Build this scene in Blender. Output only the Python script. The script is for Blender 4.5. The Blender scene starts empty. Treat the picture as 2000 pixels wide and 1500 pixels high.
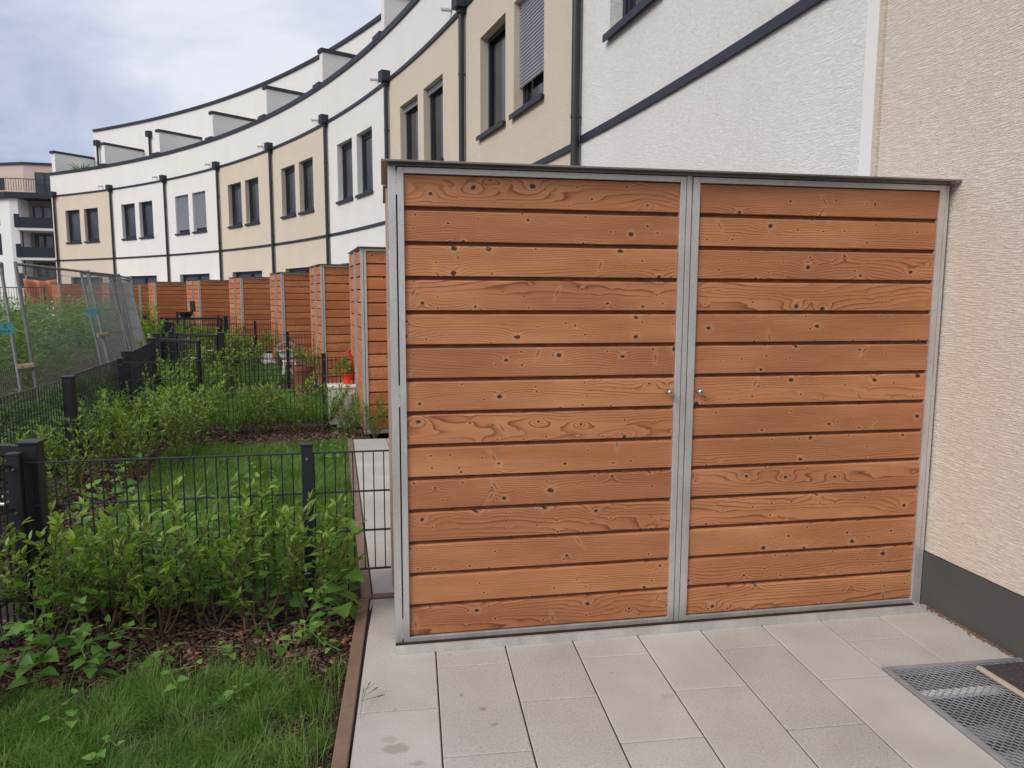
import bpy, math, random
import numpy as np
from mathutils import Vector, Matrix
R = math.radians
random.seed(7)
rng = np.random.default_rng(11)
sc = bpy.context.scene
COL = sc.collection

# ---------------------------------------------------------------- camera
F, YAW, PITCH, ROLL = 1419.5, .1759, -.1182, .0034
CAM = np.array([-.0305, -3.0771, 1.5121])
fw = np.array([math.sin(YAW) * math.cos(PITCH), math.cos(YAW) * math.cos(PITCH), math.sin(PITCH)])
r0 = np.array([math.cos(YAW), -math.sin(YAW), 0.0])
u0 = np.cross(r0, fw)
cR = math.cos(ROLL) * r0 + math.sin(ROLL) * u0
cU = -math.sin(ROLL) * r0 + math.cos(ROLL) * u0
cam = bpy.data.cameras.new('camera')
cam.sensor_width = 36
cam.lens = F / 2000 * 36
cam.clip_start = .05
cam.clip_end = 2000
camo = bpy.data.objects.new('camera', cam)
COL.objects.link(camo)
camo.matrix_world = Matrix(((cR[0], cU[0], -fw[0], CAM[0]), (cR[1], cU[1], -fw[1], CAM[1]), (cR[2], cU[2], -fw[2], CAM[2]), (0, 0, 0, 1)))
sc.camera = camo

# ---------------------------------------------------------------- node helpers
class NT:
    def __init__(s, tree):
        s.t = tree; s.n = tree.nodes; s.l = tree.links
    def add(s, kind, ins=None, **props):
        nd = s.n.new('ShaderNode' + kind)
        for k, v in props.items():
            setattr(nd, k, v)
        for k, v in (ins or {}).items():
            s.set(nd, k, v)
        return nd
    def set(s, nd, k, v):
        inp = nd.inputs[k]
        if hasattr(v, 'is_output') or isinstance(v, bpy.types.NodeSocket):
            s.l.new(v, inp)
        else:
            if isinstance(v, (tuple, list)) and len(v) == 3 and inp.type == 'RGBA':
                v = (*v, 1)
            inp.default_value = v
    def math(s, op, a, b=None, c=None, clamp=False):
        nd = s.n.new('ShaderNodeMath'); nd.operation = op; nd.use_clamp = clamp
        s.set(nd, 0, a)
        if b is not None: s.set(nd, 1, b)
        if c is not None: s.set(nd, 2, c)
        return nd.outputs[0]
    def vmath(s, op, a, b=None):
        nd = s.n.new('ShaderNodeVectorMath'); nd.operation = op
        s.set(nd, 0, a)
        if b is not None: s.set(nd, 1, b)
        return nd.outputs[0]
    def ramp(s, f, stops, interp='LINEAR'):
        nd = s.n.new('ShaderNodeValToRGB'); cr = nd.color_ramp; cr.interpolation = interp
        while len(cr.elements) < len(stops): cr.elements.new(.5)
        for e, (p, c) in zip(cr.elements, stops):
            e.position = p; e.color = (*c, 1) if len(c) == 3 else c
        s.set(nd, 0, f)
        return nd.outputs[0]
    def noise(s, vec, scale, detail=3, rough=.5, dist=0.0, out=0):
        nd = s.add('TexNoise', {'Vector': vec, 'Scale': scale, 'Detail': detail, 'Roughness': rough, 'Distortion': dist})
        return nd.outputs[out]
    def mix(s, f, a, b, blend='MIX'):
        nd = s.n.new('ShaderNodeMix'); nd.data_type = 'RGBA'; nd.blend_type = blend
        s.set(nd, 0, f); s.set(nd, 6, a); s.set(nd, 7, b)
        return nd.outputs[2]
    def mapr(s, v, a, b, c=0., d=1.):
        nd = s.n.new('ShaderNodeMapRange'); nd.clamp = True
        for i, x in enumerate((v, a, b, c, d)): s.set(nd, i, x)
        return nd.outputs[0]

def c4(c): return (*c, 1)

# ---------------------------------------------------------------- sky, sun, exposure
SUN_EL, SUN_AZ = 37, 238          # azimuth measured from +Y clockwise: behind the camera, to the left
w = bpy.data.worlds.new('World'); sc.world = w; w.use_nodes = True
N = NT(w.node_tree)
for nd in list(N.n): N.n.remove(nd)
sky = N.add('TexSky', sky_type='NISHITA', sun_disc=False, sun_elevation=R(SUN_EL), sun_rotation=R(SUN_AZ), air_density=1.0, dust_density=2.0)
tc = N.add('TexCoord').outputs['Generated']
sep = N.add('SeparateXYZ', {0: tc})
up = N.math('MAXIMUM', sep.outputs[2], .035)
px = N.math('DIVIDE', sep.outputs[0], N.math('ADD', up, .22))
py = N.math('DIVIDE', sep.outputs[1], N.math('ADD', up, .22))
cv = N.add('CombineXYZ', {0: px, 1: py, 2: 3.7}).outputs[0]
n1 = N.noise(cv, 1.5, 7, .55, .45)
n2 = N.noise(cv, .42, 3, .5, .2)
cl = N.math('ADD', N.math('MULTIPLY', n1, .62), N.math('MULTIPLY', n2, .55))
elev = N.mapr(sep.outputs[2], .0, .42)
cl = N.math('ADD', cl, N.math('MULTIPLY', elev, .24))
cl = N.math('ADD', cl, N.math('MULTIPLY', N.math('ADD', sep.outputs[0], .32), .30))
cl = N.math('ADD', N.math('MULTIPLY', N.math('SUBTRACT', cl, .62), 2.3), .48)
ccol = N.ramp(cl, [(.20, (1.65, 2.05, 3.2)), (.40, (2.3, 2.7, 3.95)), (.56, (3.25, 3.55, 4.7)), (.76, (4.3, 4.5, 5.4)), (.98, (5.5, 5.6, 6.1))])
# real sky shows faintly through the thin cloud
skymix = N.mix(.90, sky.outputs[0], ccol)
bg = N.add('Background', {'Color': skymix, 'Strength': .1})
N.l.new(bg.outputs[0], N.add('OutputWorld').inputs[0])
sun = bpy.data.lights.new('sun', 'SUN'); sun.energy = 1.5; sun.angle = R(30); sun.color = (1, .93, .83)
suno = bpy.data.objects.new('sun', sun); COL.objects.link(suno)
az, el = R(SUN_AZ), R(SUN_EL)
sd = Vector((math.sin(az) * math.cos(el), math.cos(az) * math.cos(el), math.sin(el)))
suno.rotation_euler = sd.to_track_quat('Z', 'Y').to_euler()
suno.location = (0, 0, 30)
vs = sc.view_settings
vs.view_transform = 'Standard'; vs.look = 'None'; vs.gamma = 1; vs.exposure = 0.64

# ---------------------------------------------------------------- materials
def mat(name):
    m = bpy.data.materials.new(name); m.use_nodes = True
    t = NT(m.node_tree)
    b = t.n['Principled BSDF']
    return m, t, b

def obj_coord(t, scale=(1, 1, 1)):
    v = t.add('TexCoord').outputs['Object']
    return t.vmath('MULTIPLY', v, scale)

def simple(name, col, rough=.6, metal=0., var=.06, vscale=6., bump=0., bscale=200., coat=0.):
    m, t, b = mat(name)
    v = obj_coord(t)
    n = t.noise(v, vscale, 4)
    f = t.mapr(n, .3, .7, 1 - var, 1 + var)
    c = t.mix(1.0, c4(col), t.add('CombineColor', {0: f, 1: f, 2: f}).outputs[0], 'MULTIPLY')
    t.set(b, 'Base Color', c); b.inputs['Roughness'].default_value = rough; b.inputs['Metallic'].default_value = metal
    if bump:
        bp = t.add('Bump', {'Strength': .6, 'Distance': bump, 'Height': t.noise(v, bscale, 2)})
        t.set(b, 'Normal', bp.outputs[0])
    return m

def plaster(name, col, dirt=.035):
    m, t, b = mat(name)
    v = t.add('TexCoord').outputs['Object']
    vw = t.vmath('ADD', v, t.vmath('MULTIPLY', t.noise(v, 2.5, 2, out=1), (.03, .05, .014)))
    s1 = t.noise(t.vmath('MULTIPLY', vw, (16, 15, 210)), 1.0, 3, .62)
    s2 = t.noise(t.vmath('MULTIPLY', vw, (120, 110, 260)), 1.0, 2, .6)
    ridg = t.mapr(s1, .38, .62)
    h = t.math('ADD', t.math('MULTIPLY', ridg, .75), t.math('MULTIPLY', s2, .18))
    bp = t.add('Bump', {'Strength': 1.0, 'Distance': .0048, 'Height': h})
    t.set(b, 'Normal', bp.outputs[0])
    big = t.noise(v, .55, 4)
    streak = t.noise(t.vmath('MULTIPLY', v, (2.2, 2.2, .28)), 1., 3)
    f = t.math('MULTIPLY', t.mapr(big, .3, .7, 1 - dirt, 1 + dirt * .5), t.mapr(streak, .3, .7, 1 - dirt * .35, 1.005))
    f = t.math('MULTIPLY', f, t.mapr(h, .1, .5, .88, 1.0))  # grooves of the render also darkened in colour, as shade of the relief
    c = t.mix(1.0, c4(col), t.add('CombineColor', {0: f, 1: f, 2: f}).outputs[0], 'MULTIPLY')
    t.set(b, 'Base Color', c); b.inputs['Roughness'].default_value = .93
    b.inputs['Specular IOR Level'].default_value = .2
    return m

def metal(name, col, rough=.42, met=.75, streaky=True):
    m, t, b = mat(name)
    v = t.add('TexCoord').outputs['Object']
    n = t.noise(t.vmath('MULTIPLY', v, (7, 7, 2.2)), 1., 4, .6)
    n2 = t.noise(t.vmath('MULTIPLY', v, (300, 300, 12)), 1., 2)
    n3 = t.noise(v, 55., 3, .7)
    f = t.math('MULTIPLY', t.math('MULTIPLY', t.mapr(n, .3, .7, .82, 1.08), t.mapr(n2, .3, .7, .95, 1.04)), t.mapr(n3, .35, .65, .95, 1.04))
    c = t.mix(1.0, c4(col), t.add('CombineColor', {0: f, 1: f, 2: f}).outputs[0], 'MULTIPLY')
    t.set(b, 'Base Color', c); b.inputs['Metallic'].default_value = met
    t.set(b, 'Roughness', t.mapr(n, .3, .7, rough - .07, rough + .1))
    return m

def wood(name, tint=(1, 1, 1)):
    """larch boards: contour figure, knots with the grain bending round them; 'pid' tells the boards apart"""
    m, t, b = mat(name)
    v = t.add('TexCoord').outputs['Object']
    pid = t.add('Attribute', attribute_name='pid').outputs['Fac']
    sp = t.add('SeparateXYZ', {0: v})
    X = t.math('ADD', t.math('ADD', sp.outputs[0], sp.outputs[1]), t.math('MULTIPLY', pid, 7.31))
    Z = sp.outputs[2]
    Zp = t.math('ADD', Z, t.math('MULTIPLY', pid, 3.17))
    P = t.add('CombineXYZ', {0: X, 1: Zp, 2: t.math('MULTIPLY', pid, 5.3)}).outputs[0]
    # knots: sparse cells, 2-D
    def knots(sx, sz, off, thr):
        kv = t.add('CombineXYZ', {0: t.math('MULTIPLY', X, sx), 1: t.math('MULTIPLY', t.math('ADD', Zp, off), sz), 2: 0.}).outputs[0]
        vo = t.add('TexVoronoi', {'Vector': kv, 'Scale': 1., 'Randomness': .85}, voronoi_dimensions='2D')
        pos = vo.outputs['Position']; col = vo.outputs['Color']
        d = t.vmath('SUBTRACT', kv, pos)
        d = t.vmath('MULTIPLY', d, (1 / sx, 1 / sz, 0))
        cs = t.add('SeparateColor', {0: col})
        on = t.math('GREATER_THAN', cs.outputs[0], thr)
        return d, on, cs.outputs[1]
    d1, on1, sz1 = knots(4.0, 9.5, 0., .36)
    d2, on2, sz2 = knots(8.5, 17., 9.7, .42)
    def klen(d, ax=1., az=1.):
        return t.add('VectorMath', {0: t.vmath('MULTIPLY', d, (ax, az, 0))}, operation='LENGTH').outputs['Value']
    # jitter the outline
    jn = t.noise(t.vmath('MULTIPLY', P, (60, 60, 60)), 1., 2)
    L1 = t.math('MULTIPLY', klen(d1, .8, 1.), t.mapr(jn, .2, .8, .55, 1.5))
    L2 = t.math('MULTIPLY', klen(d2, .9, 1.), t.mapr(jn, .2, .8, .75, 1.25))
    rad1 = t.mapr(t.math('POWER', sz1, 1.5), 0, 1, .0048, .0118)
    rad2 = t.mapr(sz2, 0, 1, .0026, .0052)
    # height field whose contours are the grain
    low = t.noise(t.vmath('MULTIPLY', P, (.62, 5.6, 1.)), 1., 1, .4)
    mid = t.noise(t.vmath('MULTIPLY', P, (3.2, 26., 1.)), 1., 2, .5)
    kb = t.math('MULTIPLY', on1, t.math('POWER', 2.718, t.math('MULTIPLY', t.math('DIVIDE', klen(d1, .55, 1.), t.math('MULTIPLY', rad1, 2.6)), -1.)))
    kb2 = t.math('MULTIPLY', on2, t.math('POWER', 2.718, t.math('MULTIPLY', t.math('DIVIDE', klen(d2, .6, 1.), t.math('MULTIPLY', rad2, 3.2)), -1.)))
    sgn = t.math('SUBTRACT', t.math('MULTIPLY', t.math('GREATER_THAN', sz1, .5), 2.), 1.)
    H = t.math('ADD', t.math('MULTIPLY', low, .72), t.math('MULTIPLY', mid, .035))
    H = t.math('ADD', H, t.math('MULTIPLY', t.math('MULTIPLY', kb, sgn), .15))
    H = t.math('ADD', H, t.math('MULTIPLY', kb2, .03))
    H = t.math('ADD', H, t.math('MULTIPLY', Zp, t.mapr(t.math('FRACT', t.math('MULTIPLY', pid, 4.77)), 0, 1, 2.0, 6.5)))
    fr = t.math('FRACT', t.math('MULTIPLY', H, 24.))
    line = t.math('MULTIPLY', t.mapr(fr, .62, .93, 0., 1.), t.mapr(fr, .95, 1., 1., 0.))
    line = t.math('POWER', line, 1.4)
    soft = t.mapr(fr, 0., .7, 1., 0.)
    fade = t.mapr(t.noise(t.vmath('MULTIPLY', P, (1.6, 13., 1.)), 1., 2), .34, .52, .18, 1.)
    line = t.math('MULTIPLY', line, fade)
    fine = t.noise(t.vmath('MULTIPLY', P, (11., 520., 1.)), 1., 2, .6)
    fine2 = t.noise(t.vmath('MULTIPLY', P, (5., 190., 1.)), 1., 2, .6)
    # colours
    tone = t.noise(t.vmath('MULTIPLY', P, (1.6, 5., 1.)), 1., 3)
    base = t.ramp(tone, [(.3, (.385, .148, .063)), (.5, (.465, .188, .081)), (.72, (.575, .262, .120))])
    base = t.mix(t.math('MULTIPLY', soft, .30), base, c4((.64, .33, .17)))
    base = t.mix(t.math('MULTIPLY', line, .82), base, c4((.150, .045, .018)))
    ff = t.math('MULTIPLY', t.mapr(fine, .3, .7, .91, 1.07), t.mapr(fine2, .3, .7, .93, 1.05))
    base = t.mix(1., base, t.add('CombineColor', {0: ff, 1: ff, 2: ff}).outputs[0], 'MULTIPLY')
    bv = t.mapr(t.add('TexWhiteNoise', {'W': pid}, noise_dimensions='1D').outputs[0], 0, 1, .92, 1.06)
    base = t.mix(1., base, t.add('CombineColor', {0: bv, 1: t.math('MULTIPLY', bv, t.mapr(bv, .88, 1.06, .95, 1.02)), 2: bv}).outputs[0], 'MULTIPLY')
    # slanting feathered knots cut along their length
    d3, on3, sz3 = knots(1.7, 7.4, 3.3, .52)
    sk = t.add('SeparateXYZ', {0: d3})
    slope = t.mapr(sz3, 0, 1, -.8, .8)
    kx = t.math('SUBTRACT', sk.outputs[0], t.math('MULTIPLY', sk.outputs[1], slope))
    q3 = t.add('VectorMath', {0: t.add('CombineXYZ', {0: t.math('DIVIDE', kx, .0058), 1: t.math('DIVIDE', sk.outputs[1], .0185), 2: 0.}).outputs[0]}, operation='LENGTH').outputs['Value']
    q3 = t.math('MULTIPLY', q3, t.mapr(jn, .2, .8, .7, 1.35))
    halo3 = t.math('MULTIPLY', t.mapr(q3, 1., 3.2, 1., 0.), on3)
    base = t.mix(t.math('MULTIPLY', halo3, .30), base, c4((.66, .38, .22)))
    base = t.mix(t.math('MULTIPLY', t.math('MULTIPLY', t.mapr(q3, .3, 1.3, 1., 0.), on3), .72), base, c4((.14, .05, .028)))
    # pale ring, then dark knot
    for L, rad, on, dk in ((L1, rad1, on1, .95), (L2, rad2, on2, .85)):
        q = t.math('DIVIDE', L, rad)
        ring = t.math('MULTIPLY', t.mapr(q, 1.0, 2.8, 1., 0.), on)
        base = t.mix(t.math('MULTIPLY', ring, .30), base, c4((.66, .38, .22)))
        kn = t.math('MULTIPLY', t.mapr(q, .75, 1.08, 1., 0.), on)
        base = t.mix(t.math('MULTIPLY', kn, dk), base, c4((.045, .020, .014)))
    base = t.mix(1., base, c4(tint), 'MULTIPLY')
    t.set(b, 'Base Color', base)
    b.inputs['Roughness'].default_value = .62
    b.inputs['Specular IOR Level'].default_value = .35
    hh = t.math('ADD', t.math('MULTIPLY', line, -.8), t.math('MULTIPLY', fine, .5))
    bp = t.add('Bump', {'Strength': .6, 'Distance': .0012, 'Height': hh})
    t.set(b, 'Normal', bp.outputs[0])
    return m

def leafmat(name, stops, rough=.5, trans=.35, val=1.):
    m, t, b = mat(name)
    rnd = t.add('Attribute', attribute_name='rnd').outputs['Fac']
    geo = t.add('TexCoord').outputs['Object']
    n = t.noise(geo, 3.2, 2)
    f = t.math('ADD', t.math('MULTIPLY', rnd, .75), t.math('MULTIPLY', n, .25))
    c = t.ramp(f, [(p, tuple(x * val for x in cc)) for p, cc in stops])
    t.set(b, 'Base Color', c); b.inputs['Roughness'].default_value = rough
    b.inputs['Specular IOR Level'].default_value = .35
    tl = t.add('BsdfTranslucent', {'Color': t.mix(1., c, c4((1.25, 1.45, .6)), 'MULTIPLY')})
    mx = t.add('MixShader', {0: trans, 1: b.outputs[0], 2: tl.outputs[0]})
    out = t.n['Material Output']
    t.l.new(mx.outputs[0], out.inputs[0])
    return m

M = {}
M['white'] = plaster('white_render', (.87, .86, .83))
M['white2'] = plaster('white_parapet_render', (.87, .865, .835), .03)
M['cream'] = plaster('cream_render', (.74, .65, .53))
M['cream_near'] = plaster('sand_render', (.80, .715, .625))
M['strip'] = simple('smooth_render', (.74, .74, .72), .85, var=.03, vscale=2)
M['plinth'] = simple('dark_plinth_coat', (.074, .072, .070), .8, var=.08, vscale=3, bump=.0015, bscale=160)
M['anthra'] = simple('anthracite_sheet', (.017, .020, .032), .5, var=.12, vscale=2.5)
M['pipe'] = simple('anthracite_pipe', (.017, .019, .025), .45, var=.1, vscale=3)
M['frame'] = simple('anthracite_window_frame', (.016, .020, .032), .4, var=.06)
M['shutter'] = simple('grey_roller_shutter', (.27, .29, .33), .5, var=.05)
M['steel'] = metal('brushed_steel', (.64, .64, .62), .45, .55)
M['steel_roof'] = metal('shade_toned_steel', (.30, .285, .27), .38, .7)  # steel darkened and browned in colour for the roof's shaded, reflecting underside
M['galv'] = metal('galvanised_steel', (.43, .45, .48), .5, .6)
M['wire'] = simple('dull_galvanised_wire', (.15, .165, .175), .6, .2, var=.1)
M['zincgrey'] = simple('weathered_zinc_tube', (.19, .205, .22), .55, .35, var=.15, vscale=12)
M['knob'] = metal('brushed_knob', (.60, .52, .44), .3, .9)
M['dark'] = simple('near_black_fill', (.012, .011, .010), .9)
M['wood'] = wood('larch_boards')
M['wood_far'] = wood('larch_boards_redder', (1.12, .96, .84))
M['backing'] = simple('shade_brown_backing', (.15, .056, .028), .8, var=.3, vscale=20)  # brown darkened in colour to deepen the shade in the board grooves
M['fence'] = simple('anthracite_powder_coat', (.010, .0125, .018), .5, var=.08, vscale=8)
M['screw'] = metal('screw', (.7, .7, .7), .25, .9)
M['spout'] = metal('spout_steel', (.62, .62, .62), .4, .6)
M['curtain'] = simple('curtain', (.42, .42, .38), .9, var=.1, vscale=4)
M['kerb'] = simple('brown_edging_board', (.20, .128, .092), .75, var=.14, vscale=9, bump=.001, bscale=90)
M['soil'] = simple('soil', (.060, .040, .028), .95, var=.4, vscale=30, bump=.01, bscale=60)

def glassmat():
    m, t, b = mat('window_glass')
    v = obj_coord(t)
    n = t.noise(v, 1.1, 3)
    t.set(b, 'Base Color', t.ramp(n, [(.35, (.02, .024, .03)), (.65, (.06, .068, .075))]))
    b.inputs['Roughness'].default_value = .06
    b.inputs['Specular IOR Level'].default_value = .9
    return m
M['glass'] = glassmat()

def pavermat():
    m, t, b = mat('paving_concrete')
    v = t.add('TexCoord').outputs['Object']
    pid = t.add('Attribute', attribute_name='pid').outputs['Fac']
    n = t.noise(v, 2.6, 4)
    sp1 = t.add('TexVoronoi', {'Vector': v, 'Scale': 190.}).outputs['Distance']
    sp2 = t.noise(v, 420., 2, .7)
    c = t.ramp(n, [(.3, (.42, .40, .375)), (.7, (.52, .50, .472))])
    wn = t.add('TexWhiteNoise', {'W': pid}, noise_dimensions='1D')
    spk = t.mapr(wn.outputs[0], 0, 1, .25, 1.)
    dk = t.math('MULTIPLY', t.mapr(t.noise(v, 130., 3, .75), .57, .64, 0., 1.), spk)
    lt = t.mapr(t.noise(t.vmath('ADD', v, (3., 1., 0.)), 150., 2, .7), .60, .68, 0., .7)
    c = t.mix(t.math('MULTIPLY', dk, .68), c, c4((.17, .145, .13)))
    c = t.mix(t.math('MULTIPLY', lt, spk), c, c4((.80, .78, .76)))
    bv = t.mapr(wn.outputs[0], 0, 1, 1.04, .90)
    c = t.mix(1., c, t.add('CombineColor', {0: bv, 1: bv, 2: bv}).outputs[0], 'MULTIPLY')
    # a few stains and stamped marks
    stains = [(-.01, -.755, .050, .028, .55), (-.035, -.70, .028, .02, .35), (.055, -.845, .03, .012, .5), (.244, -.459, .011, .011, .75), (.31, -.569, .013, .010, .75), (.34, -.673, .011, .010, .75), (.224, -.133, .010, .009, .6),
              (-.012, -.52, .010, .01, .5), (1.02, -.60, .03, .016, .25), (.86, -.40, .014, .006, .5)]
    jit = t.vmath('MULTIPLY', t.vmath('SUBTRACT', t.noise(v, 38., 3, .6, out=1), (.5, .5, .5)), (.035, .035, 0))
    vj = t.vmath('ADD', v, jit)
    for (x, y, a, bb, s_) in stains:
        q = t.vmath('MULTIPLY', t.vmath('SUBTRACT', vj, (x, y, 0)), (1 / a, 1 / bb, 0))
        L = t.add('VectorMath', {0: q}, operation='LENGTH').outputs['Value']
        c = t.mix(t.mapr(L, .75, 1.1, s_, 0.), c, c4((.25, .215, .19)))
    t.set(b, 'Base Color', c); b.inputs['Roughness'].default_value = .85
    bp = t.add('Bump', {'Strength': .5, 'Distance': .0012, 'Height': t.math('SUBTRACT', sp2, t.math('MULTIPLY', dk, .5))})
    t.set(b, 'Normal', bp.outputs[0])
    return m
M["paver"] = pavermat()
M['joint'] = simple('joint_sand', (.035, .029, .024), .95, var=.2, vscale=60)

def groundmat():
    m, t, b = mat('garden_soil')
    v = t.add('TexCoord').outputs['Object']
    n = t.noise(v, 7., 5, .6)
    n3 = t.noise(v, 90., 3, .7)
    c = t.ramp(n3, [(.3, (.030, .019, .012)), (.5, (.075, .046, .030)), (.72, (.15, .098, .068))])
    c = t.mix(t.mapr(n, .52, .66, 0, .8), c, c4((.035, .055, .014)))
    t.set(b, 'Base Color', c); b.inputs['Roughness'].default_value = .95
    bp = t.add('Bump', {'Strength': 1., 'Distance': .02, 'Height': n3}); t.set(b, 'Normal', bp.outputs[0])
    return m
M['ground'] = groundmat()

def chipmat():
    m, t, b = mat('bark_chips')
    rnd = t.add('Attribute', attribute_name='rnd').outputs['Fac']
    v = t.add('TexCoord').outputs['Object']
    n = t.noise(v, 120., 2)
    c = t.ramp(rnd, [(0., (.045, .024, .017)), (.35, (.095, .050, .036)), (.7, (.16, .090, .066)), (.93, (.24, .150, .115)), (1., (.34, .14, .06))])
    f = t.mapr(n, .3, .7, .75, 1.2)
    t.set(b, 'Base Color', t.mix(1., c, t.add('CombineColor', {0: f, 1: f, 2: f}).outputs[0], 'MULTIPLY'))
    b.inputs['Roughness'].default_value = .85
    return m
M['chip'] = chipmat()
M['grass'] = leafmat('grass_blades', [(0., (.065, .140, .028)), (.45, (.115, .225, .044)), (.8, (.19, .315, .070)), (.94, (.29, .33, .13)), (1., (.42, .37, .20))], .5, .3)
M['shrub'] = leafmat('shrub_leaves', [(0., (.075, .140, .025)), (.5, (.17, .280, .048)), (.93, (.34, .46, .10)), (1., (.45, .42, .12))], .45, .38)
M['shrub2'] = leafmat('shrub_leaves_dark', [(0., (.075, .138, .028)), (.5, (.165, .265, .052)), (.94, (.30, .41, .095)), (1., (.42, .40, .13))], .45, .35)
M['weed'] = leafmat('broad_weed_leaves', [(0., (.085, .20, .035)), (.5, (.135, .29, .055)), (1., (.25, .42, .09))], .5, .35)
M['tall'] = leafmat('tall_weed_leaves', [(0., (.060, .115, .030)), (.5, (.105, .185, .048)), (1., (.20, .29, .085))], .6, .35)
M['stem'] = simple('woody_stem', (.13, .085, .055), .8, var=.25, vscale=30)
M['gstem'] = simple('green_stem', (.12, .20, .05), .7, var=.2, vscale=30)
M['straw'] = simple('dry_straw', (.33, .26, .15), .8, var=.2, vscale=30)
M['mesh_white'] = simple('white_coat', (.78, .78, .76), .5, var=.04)
M['terra'] = simple('terracotta', (.20, .060, .036), .7, var=.12, vscale=12)
M['red'] = simple('red_plastic', (.62, .035, .015), .35, var=.06)
M['pink'] = leafmat('pink_petals', [(0., (.45, .17, .24)), (.5, (.62, .34, .42)), (1., (.80, .68, .70))], .6, .25)
M['orange'] = simple('orange_tarpaulin', (.62, .20, .07), .6, var=.28, vscale=2.2)
M['teal'] = simple('teal_plate', (.07, .29, .33), .45, var=.06)
M['ink'] = simple('dark_print', (.01, .05, .06), .6)
M['wooden_clamp'] = simple('worn_clamp', (.34, .26, .19), .7, var=.2, vscale=40)
M['mat_border'] = simple('doormat_border', (.50, .40, .34), .6, var=.05)
M['mat_rib'] = simple('doormat_ribs', (.065, .050, .060), .95, var=.5, vscale=160, bump=.003, bscale=300)
M['carpaint'] = simple('white_car_paint', (.74, .75, .77), .25, var=.02)
M['tyre'] = simple('tyre_rubber', (.02, .02, .02), .8)
M['beige_flat'] = simple('beige_flat_render', (.62, .50, .42), .9, var=.04, vscale=.4)
M['white_flat'] = simple('white_flat_render', (.80, .80, .80), .9, var=.03, vscale=.4)
M['concrete'] = simple('light_shaft_concrete', (.22, .22, .23), .8, var=.2, vscale=8)
M['brownwall'] = simple('taupe_recess_render', (.33, .26, .22), .9, var=.04, vscale=.4)

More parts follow.
